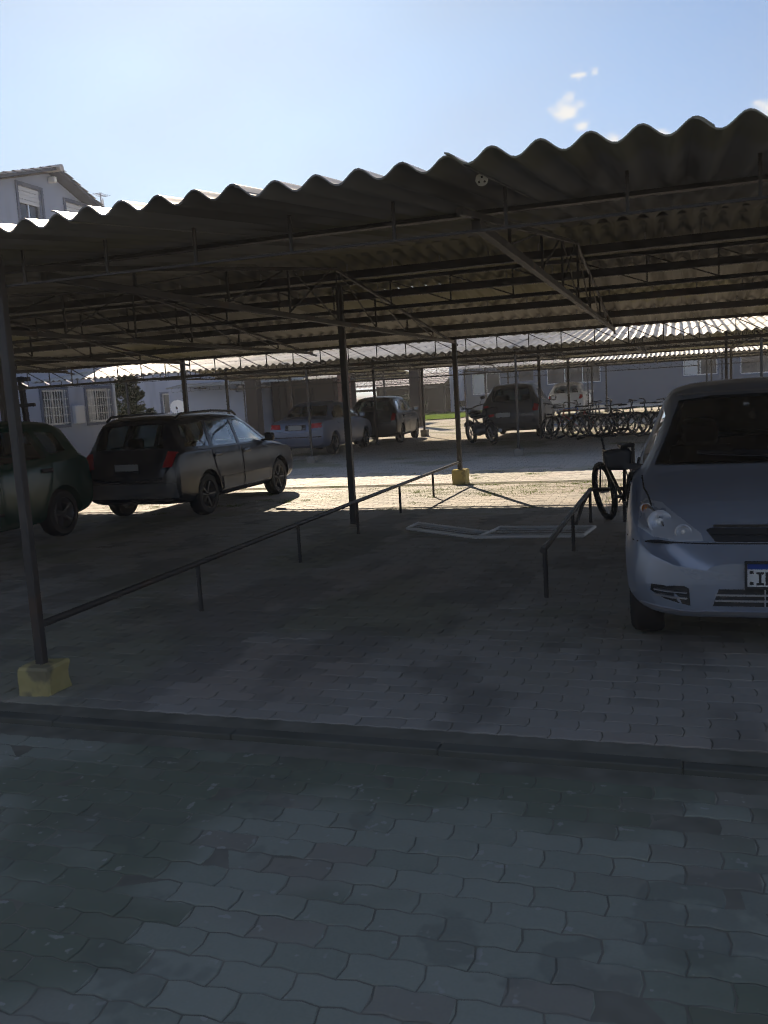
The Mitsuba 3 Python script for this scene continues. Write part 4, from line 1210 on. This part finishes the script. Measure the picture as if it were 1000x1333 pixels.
def pillar(lab, x, y, w, h, mat):
    p = thing('brick_pillar', lab, 'pillar')
    nlay = int(h/.16)
    for i in range(nlay):
        if mat == 'brick':
            part(p, 'brick_course', cbox(x-w/2+.006*(i % 2), x+w/2-.006*(i % 2), y-w/2, y+w/2, i*.16+.006, i*.16+.156, .012), mat)
    part(p, 'core', box(x-w/2+.02, x+w/2-.02, y-w/2+.02, y+w/2-.02, 0, nlay*.16), 'dark' if mat == 'brick' else mat)
    part(p, 'capital', cbox(x-w/2-.06, x+w/2+.06, y-w/2-.06, y+w/2+.06, nlay*.16, nlay*.16+.12, .02), mat)


pillar('wide brown pillar right of the pale annex', -16.95, 34.0, .55, 3.0, 'brown')
pillar('reddish brick pillar above the silver blue sedan', -12.7, 33.6, .42, 2.9, 'brick')
pillar('dark brown pillar in front of the tiled porch roof', -11.15, 38.5, .45, 3.2, 'brown')
lk = thing('dark_shed', 'dark brown shed between the white window and the reddish brick pillar', 'building')
part(lk, 'wall', box(-18.0, -14.9, 38.0, 41, 0, 2.7), 'brown')
part(lk, 'roof', box(-18.3, -14.7, 37.6, 41.2, 2.7, 2.82), 'dark')
part(lk, 'door', cbox(-16.8, -15.9, 37.94, 37.998, 0.02, 2.05, .01), 'dark')
for i in range(3): part(lk, 'board', cbox(-17.9+i*.34, -17.62+i*.34, 37.95, 37.998, .05, 2.6, .01), 'brown')

# satellite dish on a short mast
sd = thing('satellite_dish', 'round white satellite dish before the window of the pale rear block', 'satellite dish')
part(sd, 'mast', tube([(-20.3, 33.5, 0), (-20.3, 33.5, 1.5)], .03, 8), 'galv')
part(sd, 'reflector', lathe([(0, .0), (.15, .012), (.32, .07), (.31, .085), (.15, .03), (0, .018)], 26), 'white', 40, T().translate([-20.27, 33.4, 1.5]).rotate([0, 0, 1], -62).rotate([0, 1, 0], -18))
part(sd, 'feed_arm', cat_([tube([(-20.27, 33.35, 1.22), (-20.12, 33.05, 1.46)], .012, 6), tube([(-20.14, 33.08, 1.46), (-20.1, 33.0, 1.52)], .035, 8)]), 'dark')

# dark rack frame at the left edge
rkf = thing('ladder_rack', 'dark metal rack frame standing at the left edge above the green car', 'rack')
RX, RY = -12.6, 15.0
for xx in (RX-1.35, RX):
    part(rkf, 'upright', bar((xx, RY, 0), (xx-.10, RY, 2.32), .09), 'dark')
part(rkf, 'cross_bar', bar((RX-1.7, RY-.05, 2.26), (RX+.16, RY-.05, 2.26), .08), 'dark')
part(rkf, 'cross_bar', bar((RX-1.7, RY-.05, 1.74), (RX+.22, RY-.05, 1.74), .07), 'dark')
part(rkf, 'cross_bar', bar((RX-1.6, RY-.05, 2.12), (RX+.06, RY-.05, 2.12), .05), 'dark')


# ------------------------------------------------------------------ shrub and trees
def tree(name, lab, x, y, h, trunk_h, rx, rz, n, leaf, cat='tree', seed=1):
    r = random.Random(seed)
    k = thing(name, lab, cat)
    part(k, 'trunk', cat_([tube([(x, y, -.05), (x+.04, y, trunk_h*.6), (x-.03, y, trunk_h+rz*.5)], [.12, .09, .04], 9)]+[tube([(x, y, trunk_h*.8), (x+rx*.5*math.cos(a), y+rx*.5*math.sin(a), trunk_h+rz*.6)], [.05, .015], 6) for a in np.arange(6)*1.05]), 'bark', 40)
    cl = [(r.gauss(0, .48)*rx, r.gauss(0, .48)*rx, r.uniform(-1, 1)*rz, r.uniform(.18, .4)*rx) for _ in range(46)]
    V, F = [], []
    for i in range(n):
        c = r.choice(cl)
        d = np.array([r.gauss(0, 1), r.gauss(0, 1), r.gauss(0, 1)]); d /= np.linalg.norm(d)
        f = 1-.55*max(0, c[2]/rz)
        p = np.array([x+c[0]*f, y+c[1]*f, trunk_h+rz+c[2]])+d*c[3]*r.uniform(.5, 1)
        a = np.array([r.gauss(0, 1), r.gauss(0, 1), r.gauss(0, .6)]); a /= np.linalg.norm(a)
        b = np.cross(a, d); b /= np.linalg.norm(b)+1e-9
        s = leaf*r.uniform(.6, 1.3); o = len(V)
        V += [p-a*s, p+b*s*.45, p+a*s, p-b*s*.45]; F += [(o, o+1, o+2), (o, o+2, o+3)]
    part(k, 'crown', (np.array(V), np.array(F)), 'leaf')


tree('shrub', 'tall dark shrub at the right end of the left apartment block', -18.0, 26.5, 3, .25, .8, 1.4, 6500, .07, 'shrub', 3)
tree('bush', 'dark bush on the lawn in front of the porch', -17.2, 57.5, 2, .2, 1.0, .55, 1500, .09, 'shrub', 5)

# thin haze volume added to lift the blacks, standing in for lens veil
scene['haze'] = {'type': 'cube', 'to_world': T().translate([0, 60, 6]).scale([420, 450, 8.2]), 'bsdf': {'type': 'null'}, 'interior': {'type': 'ref', 'id': 'added_haze_air'}}
labels['haze'] = {'kind': 'stuff', 'label': 'thin added haze that lifts the dark tones'}
